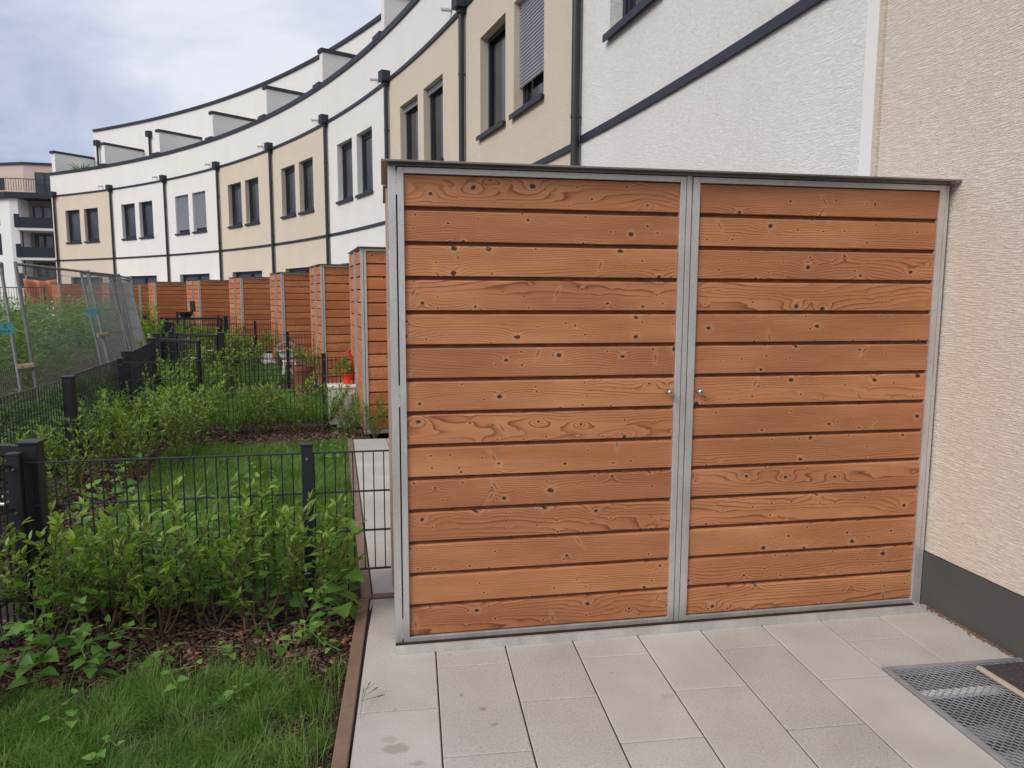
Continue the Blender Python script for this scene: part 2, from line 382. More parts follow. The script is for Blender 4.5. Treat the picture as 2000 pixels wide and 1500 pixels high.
# ---------------------------------------------------------------- mesh builder
class MB:
    def __init__(s, fn=None):
        s.v = []; s.f = []; s.pid = []; s.mi = []; s.fn = fn
    def add(s, vs, fs, pid=0., mi=0):
        o = len(s.v)
        if s.fn: vs = [s.fn(*p) for p in vs]
        s.v += [tuple(p) for p in vs]
        for f in fs: s.f.append(tuple(i + o for i in f)); s.pid.append(pid); s.mi.append(mi)
        return s
    def box(s, x0, x1, y0, y1, z0, z1, pid=0., mi=0):
        vs = [(x0, y0, z0), (x1, y0, z0), (x1, y1, z0), (x0, y1, z0), (x0, y0, z1), (x1, y0, z1), (x1, y1, z1), (x0, y1, z1)]
        return s.add(vs, [(0, 3, 2, 1), (4, 5, 6, 7), (0, 1, 5, 4), (1, 2, 6, 5), (2, 3, 7, 6), (3, 0, 4, 7)], pid, mi)
    def sbox(s, x0, x1, y0, y1, z0, z1, n=6, pid=0., mi=0):
        """box cut into n slices along y so that it can follow a curve"""
        ys = np.linspace(y0, y1, n + 1)
        vs = []
        for y in ys: vs += [(x0, y, z0), (x1, y, z0), (x1, y, z1), (x0, y, z1)]
        fs = [(3, 2, 1, 0)]
        for i in range(n):
            a = 4 * i; b = a + 4
            for j in range(4):
                k = (j + 1) % 4
                fs.append((a + j, a + k, b + k, b + j))
        a = 4 * n; fs.append((a, a + 1, a + 2, a + 3))
        return s.add(vs, fs, pid, mi)
    def tube(s, pts, r, n=8, pid=0., cap=True, mi=0):
        pts = [np.array(p, float) for p in pts]
        rs = r if isinstance(r, (list, tuple)) else [r] * len(pts)
        vs = []; fs = []
        up_ = None
        for i, p in enumerate(pts):
            d = (pts[min(i + 1, len(pts) - 1)] - pts[max(i - 1, 0)]); d = d / (np.linalg.norm(d) + 1e-12)
            if up_ is None:
                a = np.array([0, 0, 1.]) if abs(d[2]) < .9 else np.array([1., 0, 0])
            else: a = up_
            u = np.cross(d, a); u /= (np.linalg.norm(u) + 1e-12); v_ = np.cross(u, d); up_ = v_
            for k in range(n):
                t = 2 * math.pi * (k + .5) / n
                vs.append(p + rs[i] * (math.cos(t) * u + math.sin(t) * v_))
        for i in range(len(pts) - 1):
            for k in range(n):
                a = i * n + k; b = i * n + (k + 1) % n
                fs.append((a, b, b + n, a + n))
        if cap:
            fs.append(tuple(reversed(range(n)))); fs.append(tuple((len(pts) - 1) * n + k for k in range(n)))
        return s.add(vs, fs, pid, mi)
    def lathe(s, prof, c=(0, 0, 0), n=20, pid=0.):
        vs = []; fs = []
        for (r, z) in prof:
            for k in range(n):
                t = 2 * math.pi * k / n
                vs.append((c[0] + r * math.cos(t), c[1] + r * math.sin(t), c[2] + z))
        for i in range(len(prof) - 1):
            for k in range(n):
                a = i * n + k; b = i * n + (k + 1) % n
                fs.append((a, b, b + n, a + n))
        fs.append(tuple(reversed(range(n)))); fs.append(tuple((len(prof) - 1) * n + k for k in range(n)))
        return s.add(vs, fs, pid)
    def build(s, name, m, parent=None, bevel=0., smooth=False, attr=False):
        me = bpy.data.meshes.new(name)
        me.from_pydata(s.v, [], s.f); me.validate(verbose=False)
        ms = m if isinstance(m, (list, tuple)) else [m]
        for x in ms: me.materials.append(x)
        if attr and len(me.polygons) == len(s.f):
            a = me.attributes.new('pid', 'FLOAT', 'FACE'); a.data.foreach_set('value', np.array(s.pid, np.float32))
        if len(ms) > 1 and len(me.polygons) == len(s.f):
            me.polygons.foreach_set('material_index', np.array(s.mi, np.int32))
        if smooth: me.polygons.foreach_set('use_smooth', [True] * len(me.polygons))
        me.update()
        o = bpy.data.objects.new(name, me); COL.objects.link(o)
        if parent: o.parent = parent
        if bevel:
            b = o.modifiers.new('bevel', 'BEVEL'); b.width = bevel; b.segments = 2; b.limit_method = 'ANGLE'
        return o

def empty(name, loc=(0, 0, 0), rz=0., label=None, cat=None, group=None):
    o = bpy.data.objects.new(name, None); COL.objects.link(o)
    o.location = loc; o.rotation_euler = (0, 0, rz); o.empty_display_size = .1
    return tag(o, label, cat, group)
def tag(o, label=None, cat=None, group=None, kind=None):
    if label: o['label'] = label
    if cat: o['category'] = cat
    if group: o['group'] = group
    if kind: o['kind'] = kind
    return o
def kids(o): return [c for c in bpy.data.objects if c.parent == o]
def copy_tree(o, parent=None):
    c = o.copy(); COL.objects.link(c)
    if parent: c.parent = parent
    for ch in CH.get(o.name, []) if o.name in CH else kids(o):
        copy_tree(ch, c)
    return c
CH = {}

def np_mesh(name, V, Fc, m, parent=None, rnd=None, tris=True):
    """V (n,3), Fc (m,3 or 4)"""
    me = bpy.data.meshes.new(name)
    k = Fc.shape[1]
    me.vertices.add(len(V)); me.vertices.foreach_set('co', V.astype(np.float32).ravel())
    me.loops.add(Fc.size); me.loops.foreach_set('vertex_index', Fc.astype(np.int32).ravel())
    me.polygons.add(len(Fc)); me.polygons.foreach_set('loop_start', np.arange(0, Fc.size, k, dtype=np.int32))
    if rnd is not None:
        a = me.attributes.new('rnd', 'FLOAT', 'POINT'); a.data.foreach_set('value', rnd.astype(np.float32))
    me.materials.append(m)
    me.update(calc_edges=True); me.validate()
    o = bpy.data.objects.new(name, me); COL.objects.link(o)
    if parent: o.parent = parent
    return o

def nrm(a): return a / (np.linalg.norm(a, axis=-1, keepdims=True) + 1e-12)

# leaf outlines: (u along, v across) rows; every leaf is folded along its midrib
LANCE = [(0, 0), (.30, .5), (.65, .42), (1, 0)]
BROAD = [(0, 0), (.03, .34), (.12, .60), (.22, .50), (.33, .57), (.43, .41), (.53, .43), (.66, .26), (.80, .19), (1, 0)]
def leaves(pos, dirv, L, W, shape=LANCE, curl=.25, fold=.25, rnd=None, rg=rng):
    """arrays: pos (n,3) base, dirv (n,3) growth direction, L (n,), W (n,) -> V,F,rnd"""
    n = len(pos)
    d = nrm(dirv)
    up_ = np.tile([0, 0, 1.], (n, 1)) + rg.normal(0, .35, (n, 3))
    side = nrm(np.cross(d, up_)); nor = nrm(np.cross(side, d))
    prof = shape; k = len(prof)
    # vertices: midrib points k, left k-2, right k-2
    vs = []
    for (u, v) in prof:
        vs.append(pos + d * (L * u)[:, None] - nor * (L * curl * u * u)[:, None])
    for sg in (-1, 1):
        for (u, v) in prof[1:-1]:
            vs.append(pos + d * (L * u)[:, None] + side * (sg * W * v)[:, None] + nor * (W * fold * v - L * curl * u * u)[:, None])
    V = np.stack(vs, 1)                       # n, K, 3
    K = V.shape[1]
    fs = []
    for s_ in range(2):
        off = k + s_ * (k - 2)
        edge = [0] + [off + i for i in range(k - 2)] + [k - 1]
        for i in range(k - 1):
            a, b = edge[i], edge[i + 1]
            tr = [(a, b, i + 1)] if i == 0 else ([(a, k - 1, i)] if i == k - 2 else [(a, b, i + 1), (a, i + 1, i)])
            for q in tr:
                if len(set(q)) == 3: fs.append(q if s_ else q[::-1])
    Fl = np.array(fs)
    Fa = (Fl[None] + (np.arange(n) * K)[:, None, None]).reshape(-1, 3)
    if rnd is None: rnd = rg.random(n)
    return V.reshape(-1, 3), Fa, np.repeat(rnd, K)

def rotz(p, a):
    c, s_ = math.cos(a), math.sin(a)
    return (c * p[0] - s_ * p[1], s_ * p[0] + c * p[1])

# ---------------------------------------------------------------- the row of houses: one arc
P0, TH0, LEN = np.array([2.60, .5801]), .0755, 4.7044
TURN = lambda k: .0957 + .0011 * k
PT = [P0]; TH = [TH0]
for k in range(10):
    th = TH[-1]
    PT.append(PT[-1] + LEN * np.array([-math.sin(th), math.cos(th)])); TH.append(th + TURN(k))
# garden frames (shed corners): 0 = nearest
S = [np.array([0., 0.])]; A = [0.]
for k in range(9):
    m_ = (TH[k] + TH[k + 1]) / 2
    S.append(PT[k + 1] - 2.503 * np.array([math.cos(m_), math.sin(m_)]) + .183 * np.array([-math.sin(m_), math.cos(m_)])); A.append(m_)
def G(k, x, y):
    a = rotz((x, y), A[k]); return np.array([S[k][0] + a[0], S[k][1] + a[1]])

# ---------------------------------------------------------------- ground, lawns, beds
GZ = -.05
PITX = (1.955, 2.60); PITY = (-2.2, -.565)
PITROT = -.0413
def sheet(name, x0, x1, y0, y1, z, m, hole=None):
    b = MB()
    if hole:
        (hx0, hx1), (hy0, hy1) = hole
        for (a, b_, c, d) in ((x0, hx0, y0, y1), (hx1, x1, y0, y1), (hx0, hx1, y0, hy0), (hx0, hx1, hy1, y1)):
            b.add([(a, c, z), (b_, c, z), (b_, d, z), (a, d, z)], [(0, 1, 2, 3)])
    else: b.add([(x0, y0, z), (x1, y0, z), (x1, y1, z), (x0, y1, z)], [(0, 1, 2, 3)])
    o = b.build(name, m); return tag(o, kind='structure')
sheet('ground', -600, 600, -300, 900, -.08, M['ground'], ((1.86, 2.63), (-2.3, -.54)))

def poly_sheet(name, pts, z, m, kind='structure'):
    b = MB(); b.add([(x, y, z) for x, y in pts], [tuple(range(len(pts)))])
    return tag(b.build(name, m), kind=kind)

# patio paving of real slabs (30 x 60, half bond), turned a little against the shed
ROT = -.0413; CW = .3025; C0 = .172; YP = -.05; R0 = -.2267; PL = .595
def grid(i, Y):
    X = C0 + i * CW - ROT * (Y - YP)
    return X, Y + ROT * (C0 + i * CW)
PITG = -.467
pav = MB(); bed = MB()
def slab(b, q, top=0., th=.05, gap=.0027, pid=0., ch=.0030):
    q = np.array(q); c = q.mean(0)
    def inset(d):
        out = []
        for k in range(4):
            a = q[k - 1] - q[k]; b2 = q[(k + 1) % 4] - q[k]
            out.append(q[k] + d * a / (np.linalg.norm(a) + 1e-9) + d * b2 / (np.linalg.norm(b2) + 1e-9))
        return np.array(out)
    o = inset(gap); t = inset(gap + ch)
    vs = [(x, y, top - th) for x, y in o] + [(x, y, top - ch) for x, y in o] + [(x, y, top) for x, y in t]
    fs = [(8, 9, 10, 11)]
    for k in range(4):
        j = (k + 1) % 4
        fs += [(k, j, 4 + j, 4 + k), (4 + k, 4 + j, 8 + j, 8 + k)]
    b.add(vs, fs, pid)
def clip_x(q, xf, side):
    """cut a quad (4 pts, order: l-near, r-near, r-far, l-far) so that it starts at / ends at the line x = xf(y)"""
    q = [list(p) for p in q]
    if side > 0:
        for a, b in ((0, 1), (3, 2)):
            if q[a][0] < xf(q[a][1]): q[a][0] = xf(q[a][1])
    else:
        for a, b in ((0, 1), (3, 2)):
            if q[b][0] > xf(q[b][1]): q[b][0] = xf(q[b][1])
    return q
edge_x = lambda y: -.135 + .036 * (y - 0.)          # inner face of the brown edging board
pid = 0
for i in range(-2, 8):
    for j in range(-7, 3):
        ys = R0 - PL * j - (0 if i % 2 == 0 else PL / 2)
        yn = ys - PL
        if i >= 6:
            if ys < PITG + .02: continue
            yn = max(yn, PITG)
        q = [grid(i, yn), grid(i + 1, yn), grid(i + 1, ys), grid(i, ys)]
        if i == 7: q = [grid(7, yn), (2.597, grid(8, yn)[1]), (2.597, grid(8, ys)[1]), grid(7, ys)]
        if min(p[1] for p in q) > .5 or max(p[1] for p in q) < -4: continue
        q = clip_x([[p[0], min(p[1], .503)] for p in q], edge_x, 1)
        if q[1][0] - q[0][0] < .02 and q[2][0] - q[3][0] < .02: continue
        if q[3][1] - q[0][1] < .02: continue
        pid += 1
        slab(pav, q, pid=pid * 1.37)
tag(pav.build('patio_paving', M['paver'], attr=True), kind='structure')
bb = MB()
for (a, b_, c, d) in ((-.16, 1.94, -4, .5), (1.94, 2.598, -.54, .5)):
    bb.add([(a, c, -.006), (b_, c, -.006), (b_, d, -.006), (a, d, -.006)], [(0, 1, 2, 3)])
tag(bb.build('patio_joint_sand', M['joint']), kind='structure')

# the neighbour's strip of paving beside the shed
def strip_x(y): return -.105 + (-.365 + .105) * (y - .55) / (4.76 - .55)
sp_ = MB(); yy = .558; k = 0
while yy < 4.75:
    y2 = min(yy + (.6 if k else .62), 4.76)
    xs = [strip_x(yy)]
    mid = .02 if yy > 3.9 else .05
    for (a0, a1, b0, b1) in ((strip_x(yy), mid, strip_x(y2), mid - .03), (mid, 2.59, mid - .03, 2.5)):
        pid += 1
        slab(sp_, [(a0, yy), (a1, yy), (b1, y2), (b0, y2)], pid=pid * 1.37)
    yy = y2; k += 1
tag(sp_.build('neighbour_paving', M['paver'], attr=True), kind='structure')
poly_sheet('neighbour_joint_sand', [(-.1, .55), (2.59, .55), (2.3, 4.75), (-.36, 4.75)], -.006, M['joint'])
# paving of the farther gardens
for k in range(1, 8):
    b = MB()
    for j in range(7):
        y0_ = .62 + j * .6
        for i in range(8):
            pid += 1
            x0_ = -.25 + i * .4; x1_ = min(x0_ + .4, 2.46)
            if y0_ + .6 > 4.1: continue
            q = [G(k, x0_, y0_), G(k, x1_, y0_), G(k, x1_, y0_ + .6), G(k, x0_, y0_ + .6)]
            slab(b, q, pid=pid * 1.37)
    tag(b.build('terrace_paving', M['paver'], attr=True), kind='structure')

# brown edging boards
def bar_xy(b, p, q, w_, z0, z1, pid=0.):
    p = np.array(p, float); q = np.array(q, float); d = (q - p) / np.linalg.norm(q - p); n = np.array([-d[1], d[0]]) * w_ / 2
    vs = [(*(p - n), z0), (*(p + n), z0), (*(q + n), z0), (*(q - n), z0), (*(p - n), z1), (*(p + n), z1), (*(q + n), z1), (*(q - n), z1)]
    b.add(vs, [(0, 1, 2, 3), (7, 6, 5, 4), (0, 4, 5, 1), (1, 5, 6, 2), (2, 6, 7, 3), (3, 7, 4, 0)], pid)
def edging(name, segs, label):
    b = MB()
    for p, q in segs: bar_xy(b, p, q, .052, -.2, .008)
    return tag(b.build(name, M['kerb'], bevel=.004), label, 'garden edging', 'brown edging boards of the garden paving')
ex = lambda y: edge_x(y) - .029
edging('garden_edging', [((ex(-4), -4), (ex(-1.6), -1.6)), ((ex(-1.598), -1.598), (ex(.50), .50))], 'brown edging board along the near patio, between the lawn and the pale slabs')
edging('garden_edging', [((-.105, .529), (2.5, .529)), ((strip_x(.503) - .0, .503) , (strip_x(.504), .504))][:1], 'brown cross board set in the paving behind the nearest fence, ending at the shed side')
edging('garden_edging', [((strip_x(.503) - .03, .503), (strip_x(2.6) - .03, 2.6)), ((strip_x(2.602) - .03, 2.602), (strip_x(4.78) - .03, 4.78))], 'brown edging board running away beside the narrow strip of paving behind the fence')

# small gravel line along the wall
def chips(name, xs, ys, zs, size, n_, m, label=None, seed=3, flat=.35, kind='stuff', cat=None, hue=None):
    rg = np.random.default_rng(seed)
    L = rg.uniform(size[0], size[1], n_); W_ = L * rg.uniform(.25, .7, n_); T_ = L * rg.uniform(.06, .2, n_) * flat / .35
    cx, cy, cz = xs, ys, zs
    a = rg.uniform(0, math.pi * 2, n_); tilt = rg.normal(0, .35, (n_, 2))
    ex_ = np.stack([np.cos(a), np.sin(a), tilt[:, 0]], 1); ex_ = nrm(ex_)
    up_ = nrm(np.stack([rg.normal(0, .3, n_), rg.normal(0, .3, n_), np.ones(n_)], 1)); ey = nrm(np.cross(up_, ex_)); ez = np.cross(ex_, ey)
    c = np.stack([cx, cy, cz], 1)
    vs = []
    for (i, j, k_) in [(-1, -1, -1), (1, -1, -1), (1, 1, -1), (-1, 1, -1), (-1, -1, 1), (1, -1, 1), (1, 1, 1), (-1, 1, 1)]:
        jx = rg.uniform(.55, 1., n_)
        vs.append(c + ex_ * (i * L / 2 * jx)[:, None] + ey * (j * W_ / 2 * rg.uniform(.5, 1, n_))[:, None] + ez * (k_ * T_ / 2)[:, None])
    V = np.stack(vs, 1).reshape(-1, 3)
    f = np.array([(0, 3, 2, 1), (4, 5, 6, 7), (0, 1, 5, 4), (1, 2, 6, 5), (2, 3, 7, 6), (3, 0, 4, 7)])
    Fa = (f[None] + (np.arange(n_) * 8)[:, None, None]).reshape(-1, 4)
    rn = hue if hue is not None else rg.random(n_) ** 1.3
    o = np_mesh(name, V, Fa, m, rnd=np.repeat(rn, 8))
    return tag(o, label, cat, kind=kind)
n_ = 520
chips('gravel', 2.598 - np.abs(rng.normal(0, .011, n_)), rng.uniform(-.56, -.02, n_), np.full(n_, .004), (.004, .011), n_, M['kerb'], 'brown grit in the joint between slabs and wall', cat='gravel', flat=1.5)

# ---------------------------------------------------------------- houses
SAG = .058
def arc_fn(x, y, z):
    s_ = y / LEN
    y = LEN / 2 + (y - LEN / 2) * (1 + 2 * max(x, 0) * math.tan(.0495) / LEN)
    return (x + 4 * SAG * s_ * (1 - s_), y, z)
Z_BAND, Z_EAVE, Z_PAR, Z_DIV, Z_TOP = 3.277, 6.42, 7.50, 8.58, 9.93
WINS = [(1.25, 2.42), (2.78, 3.95)]; WZ = (4.13, 5.68)
DOOR = (1.2, 3.85, .14, 2.44)
REV = .17
def facade(b, s0, s1, z0, z1, holes):
    ss = sorted(set([s0, s1] + [h[0] for h in holes] + [h[1] for h in holes]))
    sub = []
    for a, c in zip(ss[:-1], ss[1:]):
        n = max(1, int((c - a) / .45)); sub += list(np.linspace(a, c, n + 1)[:-1])
    sub.append(s1)
    zz = sorted(set([z0, z1] + [h[2] for h in holes] + [h[3] for h in holes]))
    for a, c in zip(sub[:-1], sub[1:]):
        for e, g in zip(zz[:-1], zz[1:]):
            m = ((a + c) / 2, (e + g) / 2)
            if any(h[0] < m[0] < h[1] and h[2] < m[1] < h[3] for h in holes): continue
            b.add([(0, a, e), (0, c, e), (0, c, g), (0, a, g)], [(0, 3, 2, 1)])
    for h in holes:
        a, c, e, g = h; d = REV
        for q in ([(0, a, e), (0, a, g), (d, a, g), (d, a, e)], [(0, c, e), (d, c, e), (d, c, g), (0, c, g)], [(0, a, g), (0, c, g), (d, c, g), (d, a, g)], [(0, a, e), (d, a, e), (d, c, e), (0, c, e)]):
            b.add(q, [(0, 1, 2, 3)])
def frame_ring(b, x0, x1, s0, s1, z0, z1, t):
    b.box(x0, x1, s0, s0 + t, z0, z1); b.box(x0, x1, s1 - t, s1, z0, z1)
    b.box(x0, x1, s0 + t, s1 - t, z0, z0 + t); b.box(x0, x1, s0 + t, s1 - t, z1 - t, z1)
def window(par, s0, s1, z0, z1, style='closed', shut=None):
    fo = MB(arc_fn); frame_ring(fo, REV - .03, REV + .045, s0, s1, z0, z1, .075)
    if style != 'tilted': frame_ring(fo, REV - .012, REV + .04, s0 + .075, s1 - .075, z0 + .075, z1 - .075, .07)
    w_ = fo.build('window', M['frame'], par)
    g = MB(arc_fn); g.box(REV + .018, REV + .03, s0 + .14, s1 - .14, z0 + .14, z1 - .14); g.build('pane', M['glass'], w_)
    cu = MB(arc_fn)
    ys = np.linspace(s0 + .17, s0 + .17 + (s1 - s0) * .42, 13)
    for i in range(12):
        xa, xb = REV + .13 + .02 * (i % 2), REV + .13 + .02 * ((i + 1) % 2)
        cu.add([(xa, ys[i], z0 + .05), (xb, ys[i + 1], z0 + .05), (xb, ys[i + 1], z1 - .05), (xa, ys[i], z1 - .05)], [(0, 1, 2, 3)])
    cu.build('curtain', M['curtain'], w_)
    if style == 'tilted':
        # sash hinged at the bottom, its head leaning into the room
        sm = MB(); t = .07; a, c, e, g_ = s0 + .078, s1 - .078, z0 + .078, z1 - .078
        frame_ring(sm, 0, .055, a, c, 0, g_ - e, t)
        so = sm.build('sash', M['frame'], w_)
        gg = MB(); gg.box(.02, .032, a + t, c - t, t, g_ - e - t); go = gg.build('sash_pane', M['glass'], w_)
        for o in (so, go):
            o.location = (REV + .01 + 4 * SAG * ((a + c) / 2 / LEN) * (1 - (a + c) / 2 / LEN), 0, e); o.rotation_euler = (0, R(6.5), 0)
    si = MB(arc_fn); si.box(-.045, REV - .03, s0 - .03, s1 + .03, z0 - .035, z0 - .002); si.box(-.06, -.045, s0 - .045, s1 + .045, z0 - .06, z0 + .01)
    si.build('sill', M['anthra'], w_)
    if shut:
        sh = MB(arc_fn); zb = shut; n = int((z1 - zb) / .047)
        for i in range(n):
            za = z1 - (i + 1) * .047; zc = za + .047
            sh.add([(REV - .072, s0 + .012, za + .004), (REV - .085, s0 + .012, za + .020), (REV - .078, s0 + .012, zc - .004), (REV - .066, s0 + .012, zc),
                    (REV - .072, s1 - .012, za + .004), (REV - .085, s1 - .012, za + .020), (REV - .078, s1 - .012, zc - .004), (REV - .066, s1 - .012, zc)],
                   [(0, 4, 5, 1), (1, 5, 6, 2), (2, 6, 7, 3)])
        sh.build('roller_shutter', M['shutter'], w_)
    return w_

def downpipe(par, z0, z1, s, head=True):
    p = MB(); p.tube([(-.075, s, z0), (-.075, s, z1)], .048, 14); 
    for z in (1.5, 3.55, 5.3):
        p.tube([(-.075, s, z), (-.075, s, z + .035)], .054, 14)
        p.box(-.06, 0, s - .012, s + .012, z + .008, z + .026)
    p.build('downpipe', M['pipe'], par, smooth=False)
    if head:
        h = MB(); h.box(-.205, 0.01, s - .12, s + .12, z1 - .02, z1 + .19); h.box(-.212, .012, s - .128, s + .128, z1 + .19, z1 + .21)
        h.box(-.14, -.01, s - .07, s + .07, z1 - .10, z1 - .02)
        h.build('rainwater_head', M['anthra'], par, bevel=.006)

HCOL = {0: 'white', 1: 'cream', 2: 'cream', 3: 'white', 4: 'cream', 5: 'cream', 6: 'white', 7: 'white', 8: 'cream'}
HLAB = {0: 'white rendered terraced house right behind the nearest wooden shed', 1: 'cream terraced house with a tilted window and a half lowered roller shutter',
        2: 'cream terraced house just behind the top left corner of the nearest shed', 3: 'white terraced house between two cream ones, its paired windows left of the nearest shed',
        4: 'cream terraced house next to the farther side of the single white house', 5: 'cream terraced house adjoining the white house with lowered shutters',
        6: 'white terraced house with both upper roller shutters lowered', 7: 'white terraced house next to the cream one at the far end', 8: 'cream terraced house at the far end of the curved row'}
for k in range(9):
    h = empty('terraced_house', (PT[k][0], PT[k][1], 0), TH[k], HLAB[k], 'house', 'terraced houses in the curved row')
    body = M[HCOL[k]]
    DZ = DOOR[3] if k else 2.2
    WK = (4.21, 5.76) if k == 0 else WZ; ZB = Z_BAND + (.03 if k == 0 else 0)
    hole = [(a, c, *WK) for a, c in WINS] + [DOOR]
    L1 = LEN if k < 8 else LEN + .30
    b = MB(arc_fn); facade(b, 0, LEN, .27, Z_EAVE + .03, [hh if hh != DOOR else (DOOR[0], DOOR[1], .27, DZ) for hh in hole])
    if k == 8:
        b.add([(0, LEN, .27), (0, L1, .27), (0, L1, 6.45), (0, LEN, 6.45)], [(0, 3, 2, 1)])
        b.add([(0, L1, 0), (9, L1, 0), (9, L1, 7.5), (0, L1, 7.5)], [(0, 1, 2, 3)])
    b.build('wall', body, h)
    b = MB(arc_fn); b.sbox(.0, .3, 0, L1, Z_EAVE + .03, Z_PAR - .02, 10)
    b.build('parapet_wall', M['white2'], h)
    for (a, c) in ((0, DOOR[0]), (DOOR[1], L1)):
        b = MB(arc_fn); b.sbox(.012, .1, a, c, -.07, .27, 3); b.build('plinth', M['plinth'], h)
    # dark floor band and eaves band
    b = MB(arc_fn); b.sbox(-.028, .0, .04, L1 - (.0 if k == 8 else .04), ZB - .035, ZB + .04, 10); b.build('floor_band', M['anthra'], h)
    b = MB(arc_fn); b.sbox(-.035, .0, .04, L1 - (.0 if k == 8 else .04), Z_EAVE - .03, Z_EAVE + .045, 10); b.build('eaves_band', M['anthra'], h)
    b = MB(arc_fn); b.sbox(-.045, .345, .0, L1 + (.03 if k == 8 else 0), Z_PAR - .055, Z_PAR + .07, 10)
    b.box(-.055, .36, .44, .96, Z_PAR + .0, Z_PAR + .135)
    b.build('coping', M['anthra'], h)
    # smooth strip by the party joint
    sa, sb = (.004, .10) if k == 0 else (.085, .19)
    b = MB(arc_fn); b.box(-.006, .0, sa, sb, .27, ZB - .036); b.box(-.006, .0, sa, sb, ZB + .041, Z_EAVE - .031)
    b.build('joint_strip', M['strip'], h)
    for wi, (a, c) in enumerate(WINS):
        style, shut = 'closed', None
        if k == 1 and wi == 1: style = 'tilted'
        if k == 1 and wi == 0: shut = 4.50
        if k == 6: shut = 4.24
        if k == 2: shut = 5.52
        window(h, a, c, *WK, style, shut)
    # ground-floor terrace door band
    fo = MB(arc_fn); s0, s1, z0, z1 = DOOR; z1 = DZ
    for a, c in ((s0, (s0 + s1) / 2), ((s0 + s1) / 2, s1)): frame_ring(fo, REV - .03, REV + .045, a, c, z0, z1, .10)
    w_ = fo.build('terrace_door', M['frame'], h)
    g = MB(arc_fn); g.box(REV + .01, REV + .02, s0 + .1, (s0 + s1) / 2 - .1, z0 + .1, z1 - .1); g.box(REV + .01, REV + .02, (s0 + s1) / 2 + .1, s1 - .1, z0 + .1, z1 - .1); g.build('pane', M['glass'], w_)
    # room behind so that openings are not see-through
    b = MB(arc_fn); b.box(REV + .9, REV + 1., .05, LEN - .05, 0, 6.3); b.build('inner_wall', M['dark'], h)
    if k >= 1: downpipe(h, .0, Z_EAVE - .02, -.0)
    if k == 8: 
        e = empty('x', (0, 0, 0)); bpy.data.objects.remove(e)
        p = MB(); p.tube([(-.075, LEN, 0), (-.075, LEN, Z_EAVE - .02)], .048, 14); p.build('downpipe', M['pipe'], h)
        q = MB(); q.box(-.215, .01, LEN - .135, LEN + .135, Z_EAVE - .04, Z_EAVE + .18); q.box(-.225, .012, LEN - .145, LEN + .145, Z_EAVE + .18, Z_EAVE + .205); q.build('rainwater_head', M['anthra'], h, bevel=.006)
    # overflow spout
    b = MB(arc_fn); b.tube([(.02, .72, 6.62), (-.20, .72, 6.60)], .032, 12); b.tube([(-.004, .72, 6.62), (.006, .72, 6.62)], .06, 12); b.tube([(-.185, .72, 6.60), (-.185, .72, 6.52)], .012, 8); b.build('overflow_spout', M['spout'], h)
    # terrace partition and set-back top storey
    b = MB(); b.box(.16, 2.2, .60, .80, Z_PAR - .6, Z_DIV - .06); pw = b.build('partition_wall', M['white2'], h)
    b = MB(); b.box(.11, 2.2, .555, .845, Z_DIV - .06, Z_DIV + .05); b.build('partition_coping', M['anthra'], pw, bevel=.01)
    b = MB(arc_fn); b.sbox(2.1, 2.4, 0, LEN - (.14 if k == 8 else 0), 6.9, Z_TOP - .03, 10)
    if k == 8: b.box(2.1, 9, LEN - .22 - .3, LEN - .221, 6.9, Z_TOP - .031)
    b.build('upper_storey_wall', M['white2'], h)
    b = MB(arc_fn); b.sbox(2.03, 2.46, 0, LEN - (.17 if k == 8 else 0), Z_TOP - .03, Z_TOP + .075, 10)
    if k == 8: b.box(2.47, 9, LEN - .6, LEN - .17, Z_TOP - .03, Z_TOP + .075)
    b.build('upper_coping', M['anthra'], h)
    # slabs that close the body
    b = MB(arc_fn); b.sbox(.31, 9, .0, L1 - .01, 6.8, 6.9, 4); b.sbox(2.41, 9, .0, LEN - .3, Z_TOP - .4, Z_TOP - .3, 4); b.build('roof', M['anthra'], h)
    if k == 8:
        b = MB(); b.box(.12, 2.2, LEN + .0, LEN + .30, Z_PAR - .6, Z_DIV - .06); pw = b.build('partition_wall', M['white2'], h)
        b = MB(); b.box(.05, 2.2, LEN - .045, LEN + .345, Z_DIV - .06, Z_DIV + .05); b.build('partition_coping', M['anthra'], pw, bevel=.01)
    if k in (7, 8):
        b = MB(); z1 = 9.15 if k == 8 else 9.15; s_ = LEN - .45 if k == 8 else LEN + .18
        x_ = 2.02
        b.tube([(x_, s_, 7.5), (x_, s_, z1)], .05, 10); b.box(x_ - .12, x_ + .07, s_ - .14, s_ + .14, z1, z1 + .27)
        b.build('terrace_downpipe', M['pipe'], h)

# the house at the right edge of the picture (sand coloured, plinth, rounded lower corner)
h = empty('terraced_house', (2.612, 0, 0), 0, 'sand coloured house wall at the right edge, touching the nearest shed, dark plinth below', 'house', 'terraced houses in the curved row')
b = MB(); 
b.add([(0, -.615, .268), (0, .579, .268), (0, .579, 9.9), (0, -.615, 9.9)], [(0, 3, 2, 1)])
b.add([(0, -.615, .268), (.02, -.64, .268), (.02, -.64, 9.9), (0, -.615, 9.9)], [(0, 3, 2, 1)])
b.add([(.02, -.64, .268), (.2, -.64, .268), (.2, -.64, 9.9), (.02, -.64, 9.9)], [(0, 1, 2, 3)])
b.add([(0, -.615, 2.5), (0, -2.1, 2.5), (0, -2.1, 9.9), (0, -.615, 9.9)], [(0, 1, 2, 3)])
b.add([(0, -5.2, .268), (0, -2.1, .268), (0, -2.1, 9.9), (0, -5.2, 9.9)], [(0, 3, 2, 1)])
b.add([(0, -.615, .268), (0, .5, .268), (.03, .5, .262), (.03, -.615, .262)], [(0, 1, 2, 3)])
b.build('wall', M['cream_near'], h)
